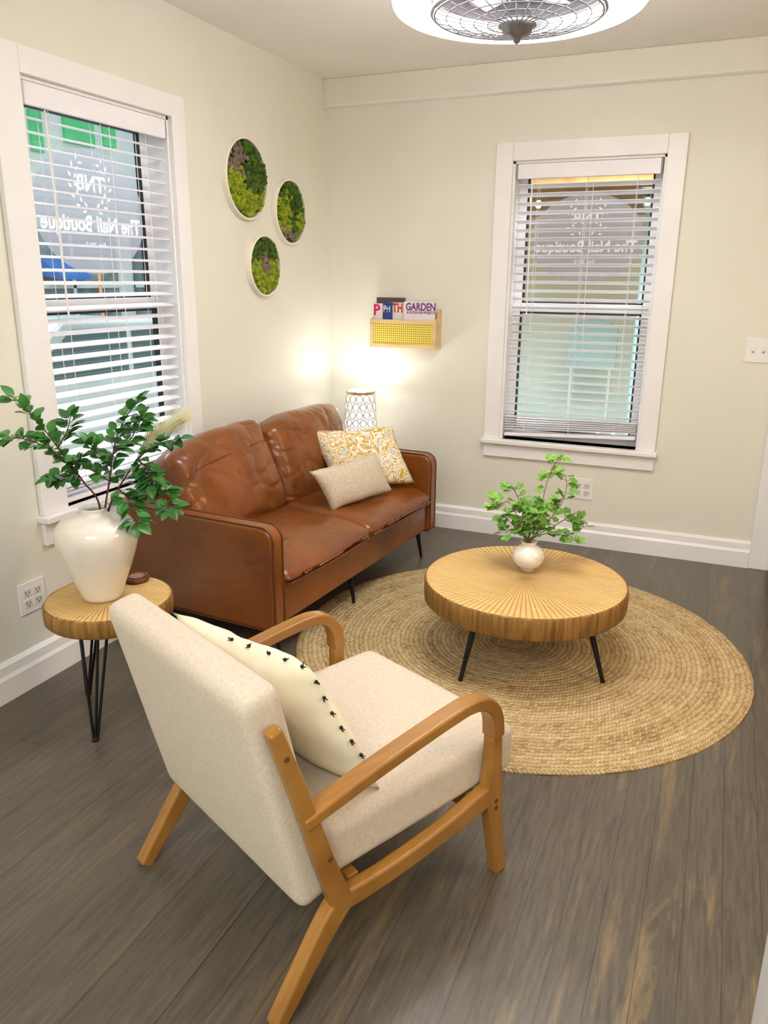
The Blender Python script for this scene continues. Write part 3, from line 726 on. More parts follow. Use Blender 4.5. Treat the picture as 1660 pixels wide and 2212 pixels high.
# ------------------------------------------------------------------ side table, big vase, branches, coaster
ST = Vector((.418, -2.420, 0)); SZ = .42
st = thing('side_table', 'small round wooden side table with black hairpin legs, beside the sofa', 'table', ST)
b = NB(); drum(b, .201, SZ-.062, SZ, 72)
for v in b.verts:
    r_ = math.hypot(v.co.x, v.co.y)
    if r_ > .1:
        a = math.atan2(v.co.y, v.co.x); k_ = 1+.008*noise.noise(Vector((math.cos(a)*9, math.sin(a)*9, v.co.z*3))); v.co.x *= k_; v.co.y *= k_
obj('table_drum', b, EDGE, st, smooth=True)
b = NB(); lathe(b, [(0, SZ-.004), (0, SZ+.0005), (.19, SZ), (.197, SZ-.003), (.197, SZ-.008)], 72); obj('tabletop', b, SUN2, st)
for dg in (-73, 47, 167):
    a = math.radians(dg); ca, sa = math.cos(a), math.sin(a); b = NB()
    foot = Vector((.182*ca, .182*sa, .004)); tv = Vector((-sa, ca, 0))
    for s_ in (-1, 0, 1):
        tp = Vector((.12*ca, .12*sa, SZ-.062))+tv*(.045*s_)+(Vector((ca, sa, 0))*(-.03) if s_ == 0 else Vector())
        tube(b, [tp, foot+tv*(.006*s_)], .0048, 8)
    lathe(b, [(0, 0), (.011, 0), (.011, .006), (.007, .014), (0, .014)], 12, (foot.x, foot.y, 0)); box(b, (.115*ca, .115*sa, SZ-.064), (.12, .12, .003), Matrix.Rotation(a, 4, 'Z')); obj('leg', b, BLACKM, st)
VB = Vector((ST.x-.015, ST.y-.01, SZ+.0008))
b = NB(); lathe(b, [(0, .004), (.052, 0), (.060, .002), (.064, .012), (.078, .05), (.097, .10), (.116, .155), (.1265, .195), (.128, .215), (.122, .242), (.104, .262), (.078, .275), (.055, .281), (.044, .284), (.040, .290), (.042, .298), (.046, .302), (.043, .303), (.036, .297), (.035, .284), (.07, .265), (.11, .22), (.08, .10), (.05, .03), (0, .02)], 72)
o_ = obj('ceramic_vase', b, CERAMIC, smooth=True); o_.location = VB
tag(o_, 'large cream glazed ceramic vase with wide shoulders on the side table', 'vase')
cp = onz(300, 1252, SZ); cp = ST+(Vector((cp.x, cp.y, 0))-ST).normalized()*.148
tc_ = thing('coaster', 'round live-edge wooden coaster behind the big vase on the side table', 'coaster', (cp.x, cp.y, SZ+.001))
b = NB(); lathe(b, [(0, 0), (.041, 0), (.044, .008), (.042, .016), (0, .016)], 40)
for v in b.verts: k_ = 1+.09*noise.noise(Vector((v.co.x*40, v.co.y*40, 0))); v.co.x *= k_; v.co.y *= k_
obj('wood_slice', b, M('dark_bark_slice', srgb(120, 66, 24), srgb(60, 30, 12), 30, .5), tc_, bevel=.002)
b = NB(); lathe(b, [(.026, .0162), (.027, .0185), (.034, .0185), (.035, .0162)], 36); obj('dark_ring', b, M('dark_resin', srgb(50, 26, 12), rough=.15), tc_)
b = NB(); lathe(b, [(0, .016), (0, .0172), (.0255, .0172), (.026, .016)], 36); obj('amber_centre', b, M('amber_wood', srgb(190, 120, 56), srgb(140, 80, 30), 60, .3), tc_)

NK = VB+Vector((0, 0, .27)); TN = (NK-CAM).dot(CF)
def branch(label, stems, seed):
    random.seed(seed)
    t = thing('leafy_branch', label, 'branch', NK, 0, 'green branches in the big vase')
    bs, bf = NB(), NB()
    for st_ in stems:
        rooted = st_[0] == 'root'; pts = st_[1:]
        P = ([NK+Vector((random.uniform(-.015, .015), random.uniform(-.015, .015), -.12))] if rooted else [])+[at(x, y, TN+d) for x, y, d in pts]
        P = catmull(P, 7); n_ = len(P); tube(bs, P, [(.0036 if rooted else .0026)*(1-.65*i/n_) for i in range(n_)], 6)
        start = 13 if rooted else 2
        for i in range(start, n_):
            p0 = P[i]; ax = (P[min(i+1, n_-1)]-P[i-1]).normalized()
            for sd in (-1, 1):
                if random.random() < .14: continue
                side = ax.cross(Vector((random.uniform(-.5, .5), random.uniform(-.5, .5), 1))).normalized()*sd
                out = (side+ax*random.uniform(.3, .9)+Vector((0, 0, random.uniform(-.35, .35)))).normalized()
                s0 = p0+out*.011; L = random.uniform(.038, .056); leaf(bf, s0, out, Vector((random.uniform(-.6, .6), random.uniform(-.9, .1), 1)), L, L*random.uniform(.60, .72), 0, random.uniform(0, .3))
                tube(bs, [p0, s0], .0009, 4, cap=False)
        leaf(bf, P[-1], (P[-1]-P[-2]), Vector((0, -.4, 1)), .05, .032, 0)
    obj('stem', bs, BARK, t, world=True, smooth=True); obj('foliage', bf, LEAFD, t, world=True, smooth=True)
branch('dark green leafy branch reaching far left over the baseboard outlet', [('root', (215, 1092, 0), (180, 1040, -.03), (135, 980, -.06), (85, 915, -.09), (30, 858, -.12)), ('x', (160, 1015, -.04), (105, 970, -.10), (60, 950, -.13), (18, 945, -.15)), ('x', (125, 968, -.06), (145, 930, -.02), (152, 900, 0)), ('x', (172, 1030, -.03), (135, 1030, -.08), (110, 1035, -.1))], 11)
branch('dark green leafy branch rising tallest from the middle of the big vase', [('root', (228, 1092, 0), (238, 1030, .02), (248, 960, .03), (270, 905, .04), (300, 866, .05)), ('x', (242, 1010, .02), (215, 985, 0), (195, 960, -.02)), ('x', (246, 980, .02), (280, 950, .06), (295, 925, .08), (305, 905, .08)), ('x', (238, 1040, .01), (205, 1020, -.04), (170, 1000, -.06))], 12)
branch('dark green leafy branch drooping right towards the leather sofa', [('root', (238, 1092, 0), (265, 1040, .03), (305, 985, .04), (345, 958, .03), (388, 948, .02)), ('x', (285, 1010, .03), (325, 1030, .02), (350, 1060, .0), (368, 1095, -.02)), ('x', (255, 1055, .01), (275, 1075, -.02), (288, 1105, -.04), (292, 1130, -.05)), ('x', (300, 995, .03), (320, 1015, .0), (325, 1045, -.02))], 13)
pl = thing('dried_plume', 'pale feathery dried plume behind the green branches', 'dried plume', NK)
b = NB(); P = catmull([NK+Vector((.01, .01, -.1)), at(240, 1085, TN+.03), at(285, 1010, TN+.10), at(325, 955, TN+.13), at(385, 912, TN+.14)], 8); tube(b, P, .0012, 5); obj('stalk', b, PLUME, pl, world=True)
b = NB()
for i in range(1500):
    f_ = random.uniform(.58, 1)**.9; k = f_*(len(P)-1); i0 = int(min(k, len(P)-2)); p0 = P[i0].lerp(P[i0+1], k-i0); ax = (P[i0+1]-P[i0]).normalized()
    d = (ax*1.3+Vector((random.uniform(-1, 1), random.uniform(-1, 1), random.uniform(-.8, 1)))*.75).normalized(); L = random.uniform(.05, .10)
    s_ = d.cross(Vector((random.random(), random.random(), 1))).normalized()*.0009
    q1 = p0+d*L*.6; q2 = p0+d*L-Vector((0, 0, .008))
    v_ = [b.verts.new(x_) for x_ in (p0-s_, p0+s_, q1+s_*.7, q1-s_*.7, q2)]
    b.faces.new(v_[:4]); b.faces.new((v_[3], v_[2], v_[4]))
obj('feathery_head', b, PLUME, pl, world=True)
random.seed(21)

# ------------------------------------------------------------------ sofa
SRZ = -math.atan2(.108, 1.465)
sf = thing('sofa', 'cognac brown leather two-seat sofa with slim arms against the left wall', 'sofa', (.447, -1.192, 0), SRZ)
HX, HY = .36, .7335
ARMT = .072; AH = .551
def rrect(x0, x1, z0, z1, rs, n=8):
    pts = []
    for (cx, cz, r_, a0) in ((x1-rs[0], z1-rs[0], rs[0], 0), (x0+rs[1], z1-rs[1], rs[1], 90), (x0+rs[2], z0+rs[2], rs[2], 180), (x1-rs[3], z0+rs[3], rs[3], 270)):
        for k in range(n+1):
            a = math.radians(a0+90*k/n); pts.append((cx+r_*math.cos(a), cz+r_*math.sin(a)))
    return pts
for s_ in (-1, 1):
    y0_ = s_*HY; yi = s_*(HY-ARMT)
    pr = rrect(-HX, HX, .145, AH, (.055, .03, .02, .02))
    b = NB(); prism(b, [(x_, min(y0_, yi), z_) for x_, z_ in pr], (0, ARMT, 0)); ar = obj('arm', b, LEATHER, sf, bevel=.016, seg=3)
    for yy in (y0_-s_*.007, yi+s_*.007):
        b = NB(); tube(b, [(x_*.999, yy, z_) for x_, z_ in pr], .0036, 8, closed=True); obj('piping', b, LEATHER_D, ar, smooth=True)
b = NB(); box(b, (.005, 0, .228), (.68, 2*(HY-ARMT)-.002, .155)); obj('seat_base', b, LEATHER, sf, bevel=.018, seg=3)
b = NB(); box(b, (-HX+.05, 0, .35), (.10, 2*(HY-ARMT)-.002, .40)); obj('back_frame', b, LEATHER, sf, bevel=.02, seg=3)
cw = (HY-ARMT)
for i, s_ in enumerate((-1, 1)):
    cy = s_*cw/2
    m = Matrix.Translation((.055, cy, .352)) @ Matrix.Rotation(math.radians(2.5), 4, 'Y')
    def shp(q, u):
        if u[0] > .45: q.z -= .030*((u[0]-.45)/.55)**2*(1 if q.z > 0 else .0)
        return q
    b = NB(); soft_box(b, (.635, cw-.004, .085), .034, (.012, 0, .020), 30, m, .004, 3+i, shape=shp, crease=.0012); sc = obj('seat_cushion', b, LEATHER, sf, smooth=True)
    b = NB(); P = [m @ Vector((.3175+.012*(1-(2*t/14-1)**2)+.001, -cw/2+.02+(cw-.04)*t/14, -.022)) for t in range(15)]; tube(b, P, .0045, 8); obj('piping', b, LEATHER_D, sc, smooth=True)
for i, s_ in enumerate((-1, 1)):
    cy = s_*cw/2
    m = Matrix.Translation((-.178, cy+(-.006, -.004)[i], .572)) @ Matrix.Rotation(math.radians((-18, -16)[i]), 4, 'Y') @ Matrix.Rotation(math.radians((4.0, .5)[i]), 4, 'X')
    def shp2(q, u, i=i):
        if u[2] > 0: q.z -= (.024, .016)[i]*u[2]*abs(u[1])**3*(1.5 if u[1] < 0 else .35)
        q.x += .022*(1-u[2]**2)*(1-abs(u[1])**4)*(1 if u[0] > 0 else 0)
        q.y *= 1-.025*max(0, u[2])
        return q
    b = NB(); soft_box(b, (.135, cw-.010, .428), .050, (.026, .0, .010), 60, m, .010, 8+i*5, 4, shape=shp2, crease=.0065); bc = obj('back_cushion', b, LEATHER, sf, smooth=True)
    b = NB(); P = []
    for t in range(25):
        a_ = -1+2*t/24; zz = .108-.015*abs(a_)**3*(1.5 if a_ < 0 else .4)
        hx = .0675; P.append(m @ Vector((hx+.026*max(0, 1-a_*a_)**.6*max(0, 1-(zz/.214)**2)**.6+.021*(1-(zz/.214)**2)*(1-abs(a_)**4)-.0005, a_*(cw/2-.034), zz)))
    tube(b, P, .0030, 6); obj('seam', b, LEATHER_D, bc, smooth=True)
for (lx, ly) in ((.30, -.64), (.30, .64), (-.30, -.64), (-.30, .64), (.30, -.07)):
    b = NB(); dx_ = .02 if lx > 0 else -.02; tube(b, [(lx, ly, .155), (lx+dx_, ly+(.015 if ly > .1 else -.015 if ly < -.1 else 0), .0125 if (lx > 0 and abs(ly) < .3) else 0)], [.013, .007], 12); obj('leg', b, BLACKM, sf)
b = NB(); p_ = thing('throw_pillow', 'gold and white floral pillow leaning in the far sofa corner', 'pillow', (.60, -.72, .42), 0, 'pillows on the sofa')
pillow(b, (.345, -.905, .70), (.655, -.60, .695), (.80, -.64, .425), (.50, -.93, .405), .12, seed=1); obj('pillow_cover', b, FLORAL, p_, world=True, smooth=True)
b = NB(); p_ = thing('throw_pillow', 'small plain beige woven pillow in front of the floral pillow', 'pillow', (.62, -1.0, .41), 0, 'pillows on the sofa')
pillow(b, (.52, -1.235, .585), (.675, -.85, .61), (.75, -.82, .42), (.60, -1.18, .395), .10, seed=5); obj('pillow_cover', b, PILLOWB, p_, world=True, smooth=True)

# ------------------------------------------------------------------ corner lamp on its little table
LP = Vector((.30, -.215, 0))
t = thing('corner_table', 'small round white table in the corner behind the sofa, under the lamp', 'table', LP)
b = NB(); lathe(b, [(0, .48), (.13, .48), (.135, .488), (.13, .50), (0, .50)], 40); obj('tabletop', b, TRIM, t)
for k in range(3):
    a = math.radians(30+120*k); b = NB(); tube(b, [(.07*math.cos(a), .07*math.sin(a), .48), (.12*math.cos(a), .12*math.sin(a), 0)], [.012, .008], 10); obj('leg', b, TRIM, t)
lm = thing('table_lamp', 'lit white openwork lamp glowing in the corner behind the sofa', 'lamp', LP+Vector((0, 0, .501)))
LH = .305
def lr(z): return .094-.014*(z/LH)
b = NB(); lathe(b, [(0, 0), (.10, 0), (.102, .008), (.10, .018), (.09, .02), (0, .02)], 40); obj('lamp_base', b, GOLD, lm)
LAT = M('lamp_lattice', srgb(232, 230, 226), rough=.5)
b = NB(); rows = 6; nper = 13
for r_ in range(rows):
    zc = .042+r_*(LH-.080)/(rows-1)*1.0
    for k in range(nper):
        a0 = 2*PI*(k+.5*(r_ % 2))/nper; P = []
        for q in range(14):
            th = 2*PI*q/14; z = zc+.021*math.sin(th); a = a0+(.017*math.cos(th))/lr(z); P.append((lr(z)*math.cos(a), lr(z)*math.sin(a), z))
        tube(b, P, .0046, 6, closed=True)
obj('openwork_shade', b, LAT, lm, smooth=True)
b = NB(); lathe(b, [(lr(LH)-.004, LH-.016), (lr(LH)+.003, LH-.016), (lr(LH)+.003, LH), (lr(LH)-.004, LH)], 40, close=True); obj('top_rim', b, GOLD, lm)
b = NB(); lathe(b, [(.074, .02), (.064, LH-.03)], 32); obj('diffuser', b, EM('lamp_diffuser', (1.0, .98, .95), 3.0), lm, smooth=True)
pt = bpy.data.lights.new('lamp_bulb', 'POINT'); pt.energy = 4.2; pt.color = (.97, .98, 1.0); pt.shadow_soft_size = .025
po = bpy.data.objects.new('lamp_bulb', pt); COL.objects.link(po); po.location = LP+Vector((0.0, -.0, .501+LH-.02))

# ------------------------------------------------------------------ armchair
CH = thing('armchair', 'oatmeal linen armchair with oak frame in the foreground', 'armchair', (1.382, -2.796, 0), math.radians(-25.48))
def ribbon(bm, pts, x0, x1, n=6):
    P = catmull([(p[0], p[1], p[2]) for p in pts], n)
    L_, R_ = [], []
    for i, p in enumerate(P):
        a = P[max(i-1, 0)]; c = P[min(i+1, len(P)-1)]; d = Vector((c.x-a.x, c.y-a.y)).normalized(); n_ = Vector((-d.y, d.x))
        L_.append((p.x+n_.x*p.z, p.y+n_.y*p.z)); R_.append((p.x-n_.x*p.z, p.y-n_.y*p.z))
    va = [[bm.verts.new((xx, q[0], q[1])) for q in L_] for xx in (x0, x1)]; vb = [[bm.verts.new((xx, q[0], q[1])) for q in R_] for xx in (x0, x1)]
    for i in range(len(P)-1):
        bm.faces.new((va[0][i], va[0][i+1], vb[0][i+1], vb[0][i])); bm.faces.new((va[1][i], vb[1][i], vb[1][i+1], va[1][i+1]))
        bm.faces.new((va[0][i], va[1][i], va[1][i+1], va[0][i+1])); bm.faces.new((vb[0][i], vb[0][i+1], vb[1][i+1], vb[1][i]))
    for i in (0, len(P)-1): bm.faces.new((va[0][i], vb[0][i], vb[1][i], va[1][i]))
DOAK = M('dark_oak', srgb(104, 64, 28))
for s_ in (-1, 1):
    def X(a, c): return (min(s_*a, s_*c), max(s_*a, s_*c))
    b = NB(); ribbon(b, [(-.262, .440, .013), (-.15, .463, .0145), (.0, .489, .0145), (.13, .508, .0145), (.200, .513, .015), (.250, .498, .016), (.280, .457, .017), (.288, .40, .018)], *X(.276, .320)); obj('armrest', b, OAK, CH, bevel=.010, seg=3)
    b = NB(); ribbon(b, [(.288, .402, .018), (.290, .33, .020), (.290, .25, .027), (.302, .16, .022), (.330, .0, .019)], *X(.280, .314)); obj('front_leg', b, OAK, CH, bevel=.008, seg=3)
    b = NB(); ribbon(b, [(-.318, .662, .015), (-.264, .50, .018), (-.213, .33, .021), (-.165, .19, .026)], *X(.286, .315)); obj('back_post', b, OAK, CH, bevel=.008, seg=3)
    b = NB(); ribbon(b, [(-.150, .225, .028), (-.20, .175, .026), (-.27, .085, .021), (-.334, .0, .017)], *X(.278, .314)); obj('rear_leg', b, OAK, CH, bevel=.008, seg=3)
    b = NB(); ribbon(b, [(-.165, .205, .023), (-.05, .203, .022), (.12, .216, .023), (.28, .243, .029)], *X(.279, .312)); obj('side_rail', b, OAK, CH, bevel=.007, seg=3)
    for (y_, z_) in ((-.298, .60), (-.205, .335), (.292, .225), (.294, .205)):
        b = NB(); lathe(b, [(0, 0), (.0060, 0), (.0060, .0012), (0, .0016)], 14); bmesh.ops.transform(b, matrix=Matrix.Translation((s_*.3142, y_, z_)) @ Matrix.Rotation(s_*PI/2, 4, 'Y'), verts=b.verts); obj('screw_cap', b, DOAK, CH)
b = NB(); box(b, (0, .25, .225), (.56, .03, .05)); obj('cross_rail', b, OAK, CH, bevel=.004)
b = NB(); box(b, (0, -.12, .205), (.56, .03, .05)); obj('cross_rail', b, OAK, CH, bevel=.004)
m = Matrix.Translation((0, .105, .307)) @ Matrix.Rotation(math.radians(.8), 4, 'X')
b = NB(); soft_box(b, (.554, .592, .128), .030, (0, .008, .006), 22, m, .0015, 2); obj('seat_cushion', b, LINEN, CH, smooth=True)
ang = math.atan2(.117, .50)
m = Matrix.Translation((-.007, -.269, .457+.014)) @ Matrix.Rotation(ang, 4, 'X')
b = NB(); soft_box(b, (.580, .084, .524), .024, (0, .002, .003), 22, m, .0012, 4); bk = obj('backrest', b, LINEN, CH, smooth=True)
tp = thing('tassel_pillow', 'cream pillow edged with small black tassels on the armchair', 'pillow', (1.40, -2.86, .39))
CHM = RM[CH.name]
cs = [CHM @ Vector(v) for v in ((-.215, -.240, .688), (.165, -.140, .662), (.250, -.018, .364), (-.15, -.085, .382))]
b = NB(); rim = pillow(b, *cs, .085, n=24, seed=9, pinch=.025, wr=.007, pw=3.4); obj('pillow_cover', b, CREAM, tp, world=True, smooth=True)
cenp = sum(cs, Vector())/4
for i in range(11, 47, 3):
    p0 = rim[i]; out = (p0-cenp).normalized(); b = NB()
    bmesh.ops.create_icosphere(b, subdivisions=2, radius=.0042, matrix=Matrix.Translation(p0+out*.002))
    for k in range(4):
        d = (out*.6+Vector((random.uniform(-.5, .5), random.uniform(-.5, .5), random.uniform(-.9, .0)))).normalized(); tube(b, [p0, p0+out*.003+d*.009], [.0018, .001], 4)
    obj('tassel', b, TASS, tp, world=True)

# ------------------------------------------------------------------ moss circles
def moss(cx, cy, top, bot, fn, label, seed):
    random.seed(seed)
    c = onx(cx, cy, .012); zt = onx(cx, top, .012).z; zb = onx(cx, bot, .012).z; R = (zt-zb)/2; zc = (zt+zb)/2
    t = thing('moss_wall_art', label, 'wall art', (0, c.y, zc), 0, 'round moss frames on the left wall')
    R90 = Matrix.Rotation(PI/2, 4, 'Y')
    b = NB(); lathe(b, [(R-.008, 0.001), (R+.001, 0.001), (R+.001, .026), (R-.002, .029), (R-.006, .029), (R-.008, .026)], 72, close=True); bmesh.ops.transform(b, matrix=R90, verts=b.verts); obj('frame_ring', b, M('cream_hoop', srgb(246, 242, 228)), t, smooth=False)
    b = NB(); lathe(b, [(0, .001), (R-.008, .001), (R-.008, .008), (0, .008)], 60); bmesh.ops.transform(b, matrix=R90, verts=b.verts); obj('backing', b, MOSSD, t)
    bms = {}
    n_ = int(560*(R/.17)**2)
    for i in range(n_):
        rr = (R-.020)*math.sqrt(random.random()); a = random.uniform(0, 2*PI); u, v = rr*math.cos(a), rr*math.sin(a)
        k = fn(u/R+random.uniform(-.16, .16), v/R+random.uniform(-.16, .16)); s_ = random.uniform(.008, .017)*(.8 if k == 'g' else 1)
        bb = bms.setdefault(k, NB()); m = Matrix.Translation((.012+random.uniform(0, .012), u, v)) @ Euler((random.random()*6, random.random()*6, 0)).to_matrix().to_4x4() @ Matrix.Diagonal((s_*.8, s_, s_, 1))
        r_ = bmesh.ops.create_icosphere(bb, subdivisions=2, radius=1, matrix=m)
        for vv in r_['verts']: vv.co += noise.noise_vector(vv.co*130)*.0035
    for k in bms:
        nm, mt = {'b': ('bright_moss', MOSSB), 'd': ('dark_moss', MOSSD), 'g': ('grey_lichen', MOSSG)}[k[0]]; obj(nm, bms[k], mt, t)
moss(530, 386, 298, 474, lambda u, v: 'g' if (u < -.05 and v > .12) else ('d' if (u > -.05 and v > -.25) else 'b'), 'largest round moss frame, upper left of the three by the window', 1)
moss(625, 458, 388, 528, lambda u, v: 'g' if (v < -.5 and u < .3) else ('b' if (u < -.05 and -.5 < v < .5) else ('b2' if (u > .3 and v < -.1) else 'd')), 'round moss frame nearest the room corner, right of the three', 2)
moss(570, 574, 508, 640, lambda u, v: 'g' if (u*u+(v-.05)**2 < .13) else ('d' if v > .2 else 'b'), 'smallest round moss frame, lowest of the three', 3)
random.seed(5)

# ------------------------------------------------------------------ magazine rack
YR = -.095
fl = ony(799, 749, YR); frr = ony(941, 751, YR); ft = ony(870, 691, YR); sd = ony(958, 668, -.005)
x0_, x1_, z0_, z1_, z2_ = fl.x, frr.x, fl.z, ft.z, sd.z
rk = thing('magazine_rack', 'pale wooden wall rack with yellow cane front, holding magazines', 'magazine rack', ((x0_+x1_)/2, 0, z0_))
for xx in (x0_, x1_-.012):
    b = NB(); prism(b, [(xx, -.001, z0_), (xx, YR+.012, z0_), (xx, YR+.012, z1_), (xx, YR+.045, z1_+.01), (xx, YR+.06, z2_), (xx, -.001, z2_)], (.012, 0, 0)); obj('side_panel', b, PINE, rk, world=True, bevel=.002)
b = NB(); bx(b, x0_+.012, x1_-.012, -.012, -.001, z0_, z2_-.02); obj('back_panel', b, PINE, rk, world=True)
b = NB(); bx(b, x0_+.012, x1_-.012, YR+.012, -.012, z0_, z0_+.012); obj('bottom_shelf', b, PINE, rk, world=True)
b = NB(); fw = .022; bx(b, x0_, x1_, YR, YR+.012, z0_, z0_+fw); bx(b, x0_, x1_, YR, YR+.012, z1_-fw, z1_); bx(b, x0_, x0_+fw, YR, YR+.012, z0_+fw, z1_-fw); bx(b, x1_-fw, x1_, YR, YR+.012, z0_+fw, z1_-fw); obj('front_frame', b, PINE, rk, world=True, bevel=.002)
b = NB(); bx(b, x0_+fw, x1_-fw, YR+.004, YR+.008, z0_+fw, z1_-fw); obj('cane_panel', b, CANE, rk, world=True)
def mag(px0, px1, pyt, y, bg, label, words):
    a = ony(px0, pyt, y); c = ony(px1, pyt, y); xa, xc = max(a.x, x0_+.0135), min(c.x, x1_-.0135)
    t = thing('magazine', label, 'magazine', ((xa+xc)/2, y, z0_+.013), 0, 'magazines in the wall rack')
    b = NB(); bx(b, xa, xc, y, y+.0045, z0_+.0125, a.z); obj('cover', b, M('cover_'+label[:6], bg, rough=.25), t, world=True)
    for (wd, pw, ph, pcx, pcy, colr) in words:
        cc = ony(pcx, pcy, y-.001); l_ = ony(pcx-pw/2, pcy, y); r_ = ony(pcx+pw/2, pcy, y); h0 = ony(pcx, pcy+ph/2, y); h1 = ony(pcx, pcy-ph/2, y)
        tb = fit_text(wd, r_.x-l_.x, h1.z-h0.z, .0005, .03); m = basis((cc.x, y-.0008, cc.z), (1, 0, 0), (0, 0, 1)); bmesh.ops.transform(tb, matrix=m, verts=tb.verts)
        obj('cover_title', tb, M('ink_'+wd[:4], colr, rough=.4), t, world=True)
    return t
mag(804, 876, 642, -.028, srgb(92, 70, 72), 'dark covered magazine standing tallest at the back left of the rack', [])
mag(804, 827, 655, -.070, srgb(242, 226, 232), 'white magazine with a pink letter P at the left end', [('P', 14, 24, 815, 669, srgb(226, 30, 110))])
mag(822, 848, 653, -.062, srgb(36, 70, 150), 'blue magazine with white lettering, second from the left', [('Pri', 15, 15, 836, 667, srgb(240, 240, 250))])
mag(842, 880, 653, -.054, srgb(244, 238, 234), 'white magazine with orange red lettering, left of the garden one', [('TH', 22, 20, 859, 665, srgb(226, 66, 30))])
mag(873, 946, 651, -.078, srgb(234, 226, 232), 'wide white magazine titled GARDEN at the right end', [('GARDEN', 64, 17, 909, 663, srgb(120, 46, 130)), ('& OUTDOOR PROJECTS', 62, 7, 910, 676, srgb(140, 80, 120))])

# ------------------------------------------------------------------ outlets and switch
def plate(name, label, cat, c, axis, W, Hh):
    t = thing(name, label, cat, c, 0)
    mp = (lambda u, v, w: Vector((w, u, v))) if axis == 'x' else (lambda u, v, w: Vector((u, -w, v)))
    b = NB(); bxm(b, mp, -W/2, W/2, -Hh/2, Hh/2, .0005, .006); obj('cover_plate', b, PLASTIC, t, bevel=.003)
    return t, mp
SOC = M('socket_plastic', srgb(228, 226, 222), rough=.35)
for c, ax, lb in ((onx(68, 1287, 0), 'x', 'white double outlet low on the left wall by the side table'), (ony(1259, 1056, 0), 'y', 'white double outlet under the back window')):
    t, mp = plate('wall_outlet', lb, 'outlet', c, ax, .116, .116)
    for du in (-.023, .023):
        for dv in (-.0195, .0195):
            b = NB(); bxm(b, mp, du-.0165, du+.0165, dv-.014, dv+.014, .006, .0085); so = obj('socket', b, SOC, t, bevel=.004)
            b = NB(); bxm(b, mp, du-.008, du-.0055, dv-.003, dv+.007, .0085, .0092); bxm(b, mp, du+.0055, du+.008, dv-.003, dv+.006, .0085, .0092); bxm(b, mp, du-.0022, du+.0022, dv-.010, dv-.006, .0085, .0092); obj('slots', b, GASKET, so)
t, mp = plate('light_switch', 'white double toggle switch at the right end of the back wall', 'switch', ony(1639, 757, 0), 'y', .116, .116)
for du in (-.023, .023):
    b = NB(); bxm(b, mp, du-.005, du+.005, -.012, .012, .006, .007); k = obj('switch_slot', b, M('slot_grey', srgb(170, 168, 166)), t)
    b = NB(); box(b, mp(du, .004, .011), (.008, .012, .018), Matrix.Rotation(math.radians(-25), 4, 'X')); obj('toggle', b, PLASTIC, t, bevel=.001)

# ------------------------------------------------------------------ ceiling fan light
FC = Vector((1.506, -1.745, 2.15))
fan = thing('ceiling_fan_light', 'round caged ceiling fan inside a glowing white light ring', 'ceiling light', (FC.x, FC.y, HC))
def Lz(z): return z-HC
b = NB(); lathe(b, [(0, Lz(HC)), (.10, Lz(HC)), (.10, Lz(2.40)), (.07, Lz(2.385)), (.03, Lz(2.38)), (.03, Lz(2.30)), (0, Lz(2.30))], 40); obj('canopy', b, TRIM, fan)
b = NB(); lathe(b, [(0, Lz(2.305)), (.22, Lz(2.30)), (.245, Lz(2.28)), (.245, Lz(2.19)), (.240, Lz(2.19)), (.240, Lz(2.27)), (0, Lz(2.285))], 64); obj('housing', b, M('grey_fan_housing', srgb(118, 114, 118), rough=.7), fan)
b = NB(); pr = []
for k in range(24):
    a = 2*PI*k/24; pr.append((.306+.055*math.copysign(abs(math.cos(a))**.8, math.cos(a)), Lz(2.176)+.026*math.copysign(abs(math.sin(a))**.8, math.sin(a))))
lathe(b, pr, 128, close=True); obj('light_ring', b, EM('glowing_ring', (1.0, .985, .98), 30), fan, smooth=True)
b = NB()
def circ(r_, z, tr): tube(b, [(r_*math.cos(2*PI*k/96), r_*math.sin(2*PI*k/96), Lz(z)) for k in range(96)], tr, 6, closed=True)
circ(.246, 2.150, .007); circ(.239, 2.141, .004)
def gz(r_): return 2.112+.034*(r_/.25)**2
for r_ in (.205, .165, .125, .085): circ(r_, gz(r_), .0018)
for k in range(28):
    a = 2*PI*k/28; tube(b, [(r_*math.cos(a), r_*math.sin(a), Lz(gz(r_))) for r_ in (.05, .10, .15, .20, .242)], .0016, 5)
obj('grille', b, CHROME, fan, smooth=True)
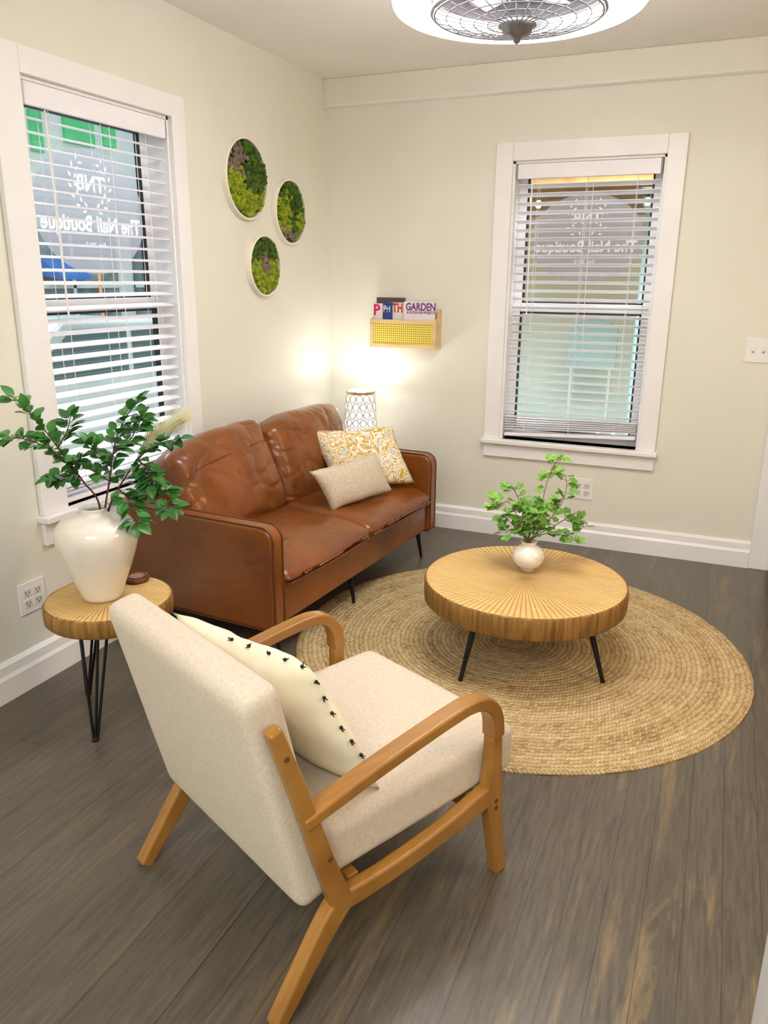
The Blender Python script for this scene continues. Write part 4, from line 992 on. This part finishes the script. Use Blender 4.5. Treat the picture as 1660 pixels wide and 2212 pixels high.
BLD = M('smoky_clear_blade', srgb(140, 138, 144), rough=.6)
for k in range(5):
    a = 2*PI*k/5; b = NB(); prism(b, [(.04, -.02, 0), (.12, -.045, 0), (.21, -.05, 0), (.225, .0, 0), (.21, .045, 0), (.12, .04, 0), (.04, .02, 0)], (0, 0, .003)); bmesh.ops.transform(b, matrix=Matrix.Translation((0, 0, Lz(2.22))) @ Matrix.Rotation(a, 4, 'Z') @ Matrix.Rotation(math.radians(14), 4, 'X'), verts=b.verts); obj('fan_blade', b, BLD, fan)
b = NB(); lathe(b, [(0, Lz(2.29)), (.045, Lz(2.29)), (.045, Lz(2.20)), (.03, Lz(2.18)), (0, Lz(2.18))], 30); obj('motor', b, CHROME, fan)
b = NB(); lathe(b, [(0, Lz(2.18)), (.02, Lz(2.18)), (.052, Lz(2.125)), (.055, Lz(2.112)), (.045, Lz(2.106)), (.040, Lz(2.094)), (.028, Lz(2.086)), (.012, Lz(2.082)), (.010, Lz(2.072)), (0, Lz(2.066))], 30); obj('finial', b, CHROME, fan, smooth=True)

# ------------------------------------------------------------------ lights
def area(name, loc, rot, size, e, c, sy=None):
    l = bpy.data.lights.new(name, 'AREA'); l.energy = e; l.color = c; l.size = size
    if sy: l.shape = 'RECTANGLE'; l.size_y = sy
    o = bpy.data.objects.new(name, l); COL.objects.link(o); o.location = loc; o.rotation_euler = rot; return o
area('rear_ceiling_lamp', (1.7, -5.0, 2.42), (0, 0, 0), 1.2, 66, (1.0, .975, .94))
area('right_room_lamp', (3.4, -1.9, 1.7), (0, math.radians(75), 0), .5, 14, (1.0, .58, .28))
area('street_daylight', (-3.0, -.5, 4.2), (0, math.radians(-35), 0), 3, 450, (.92, .97, 1.0))
area('patio_fill', (1.8, .9, 3.4), (math.radians(50), 0, 0), 2, 440, (1.0, .97, .92))  # added unseen fill light that brightens the courtyard wall
w = bpy.data.worlds.new('world'); S.world = w; w.use_nodes = True
bg = w.node_tree.nodes['Background']; bg.inputs[0].default_value = (.82, .88, .91, 1); bg.inputs[1].default_value = 1.0
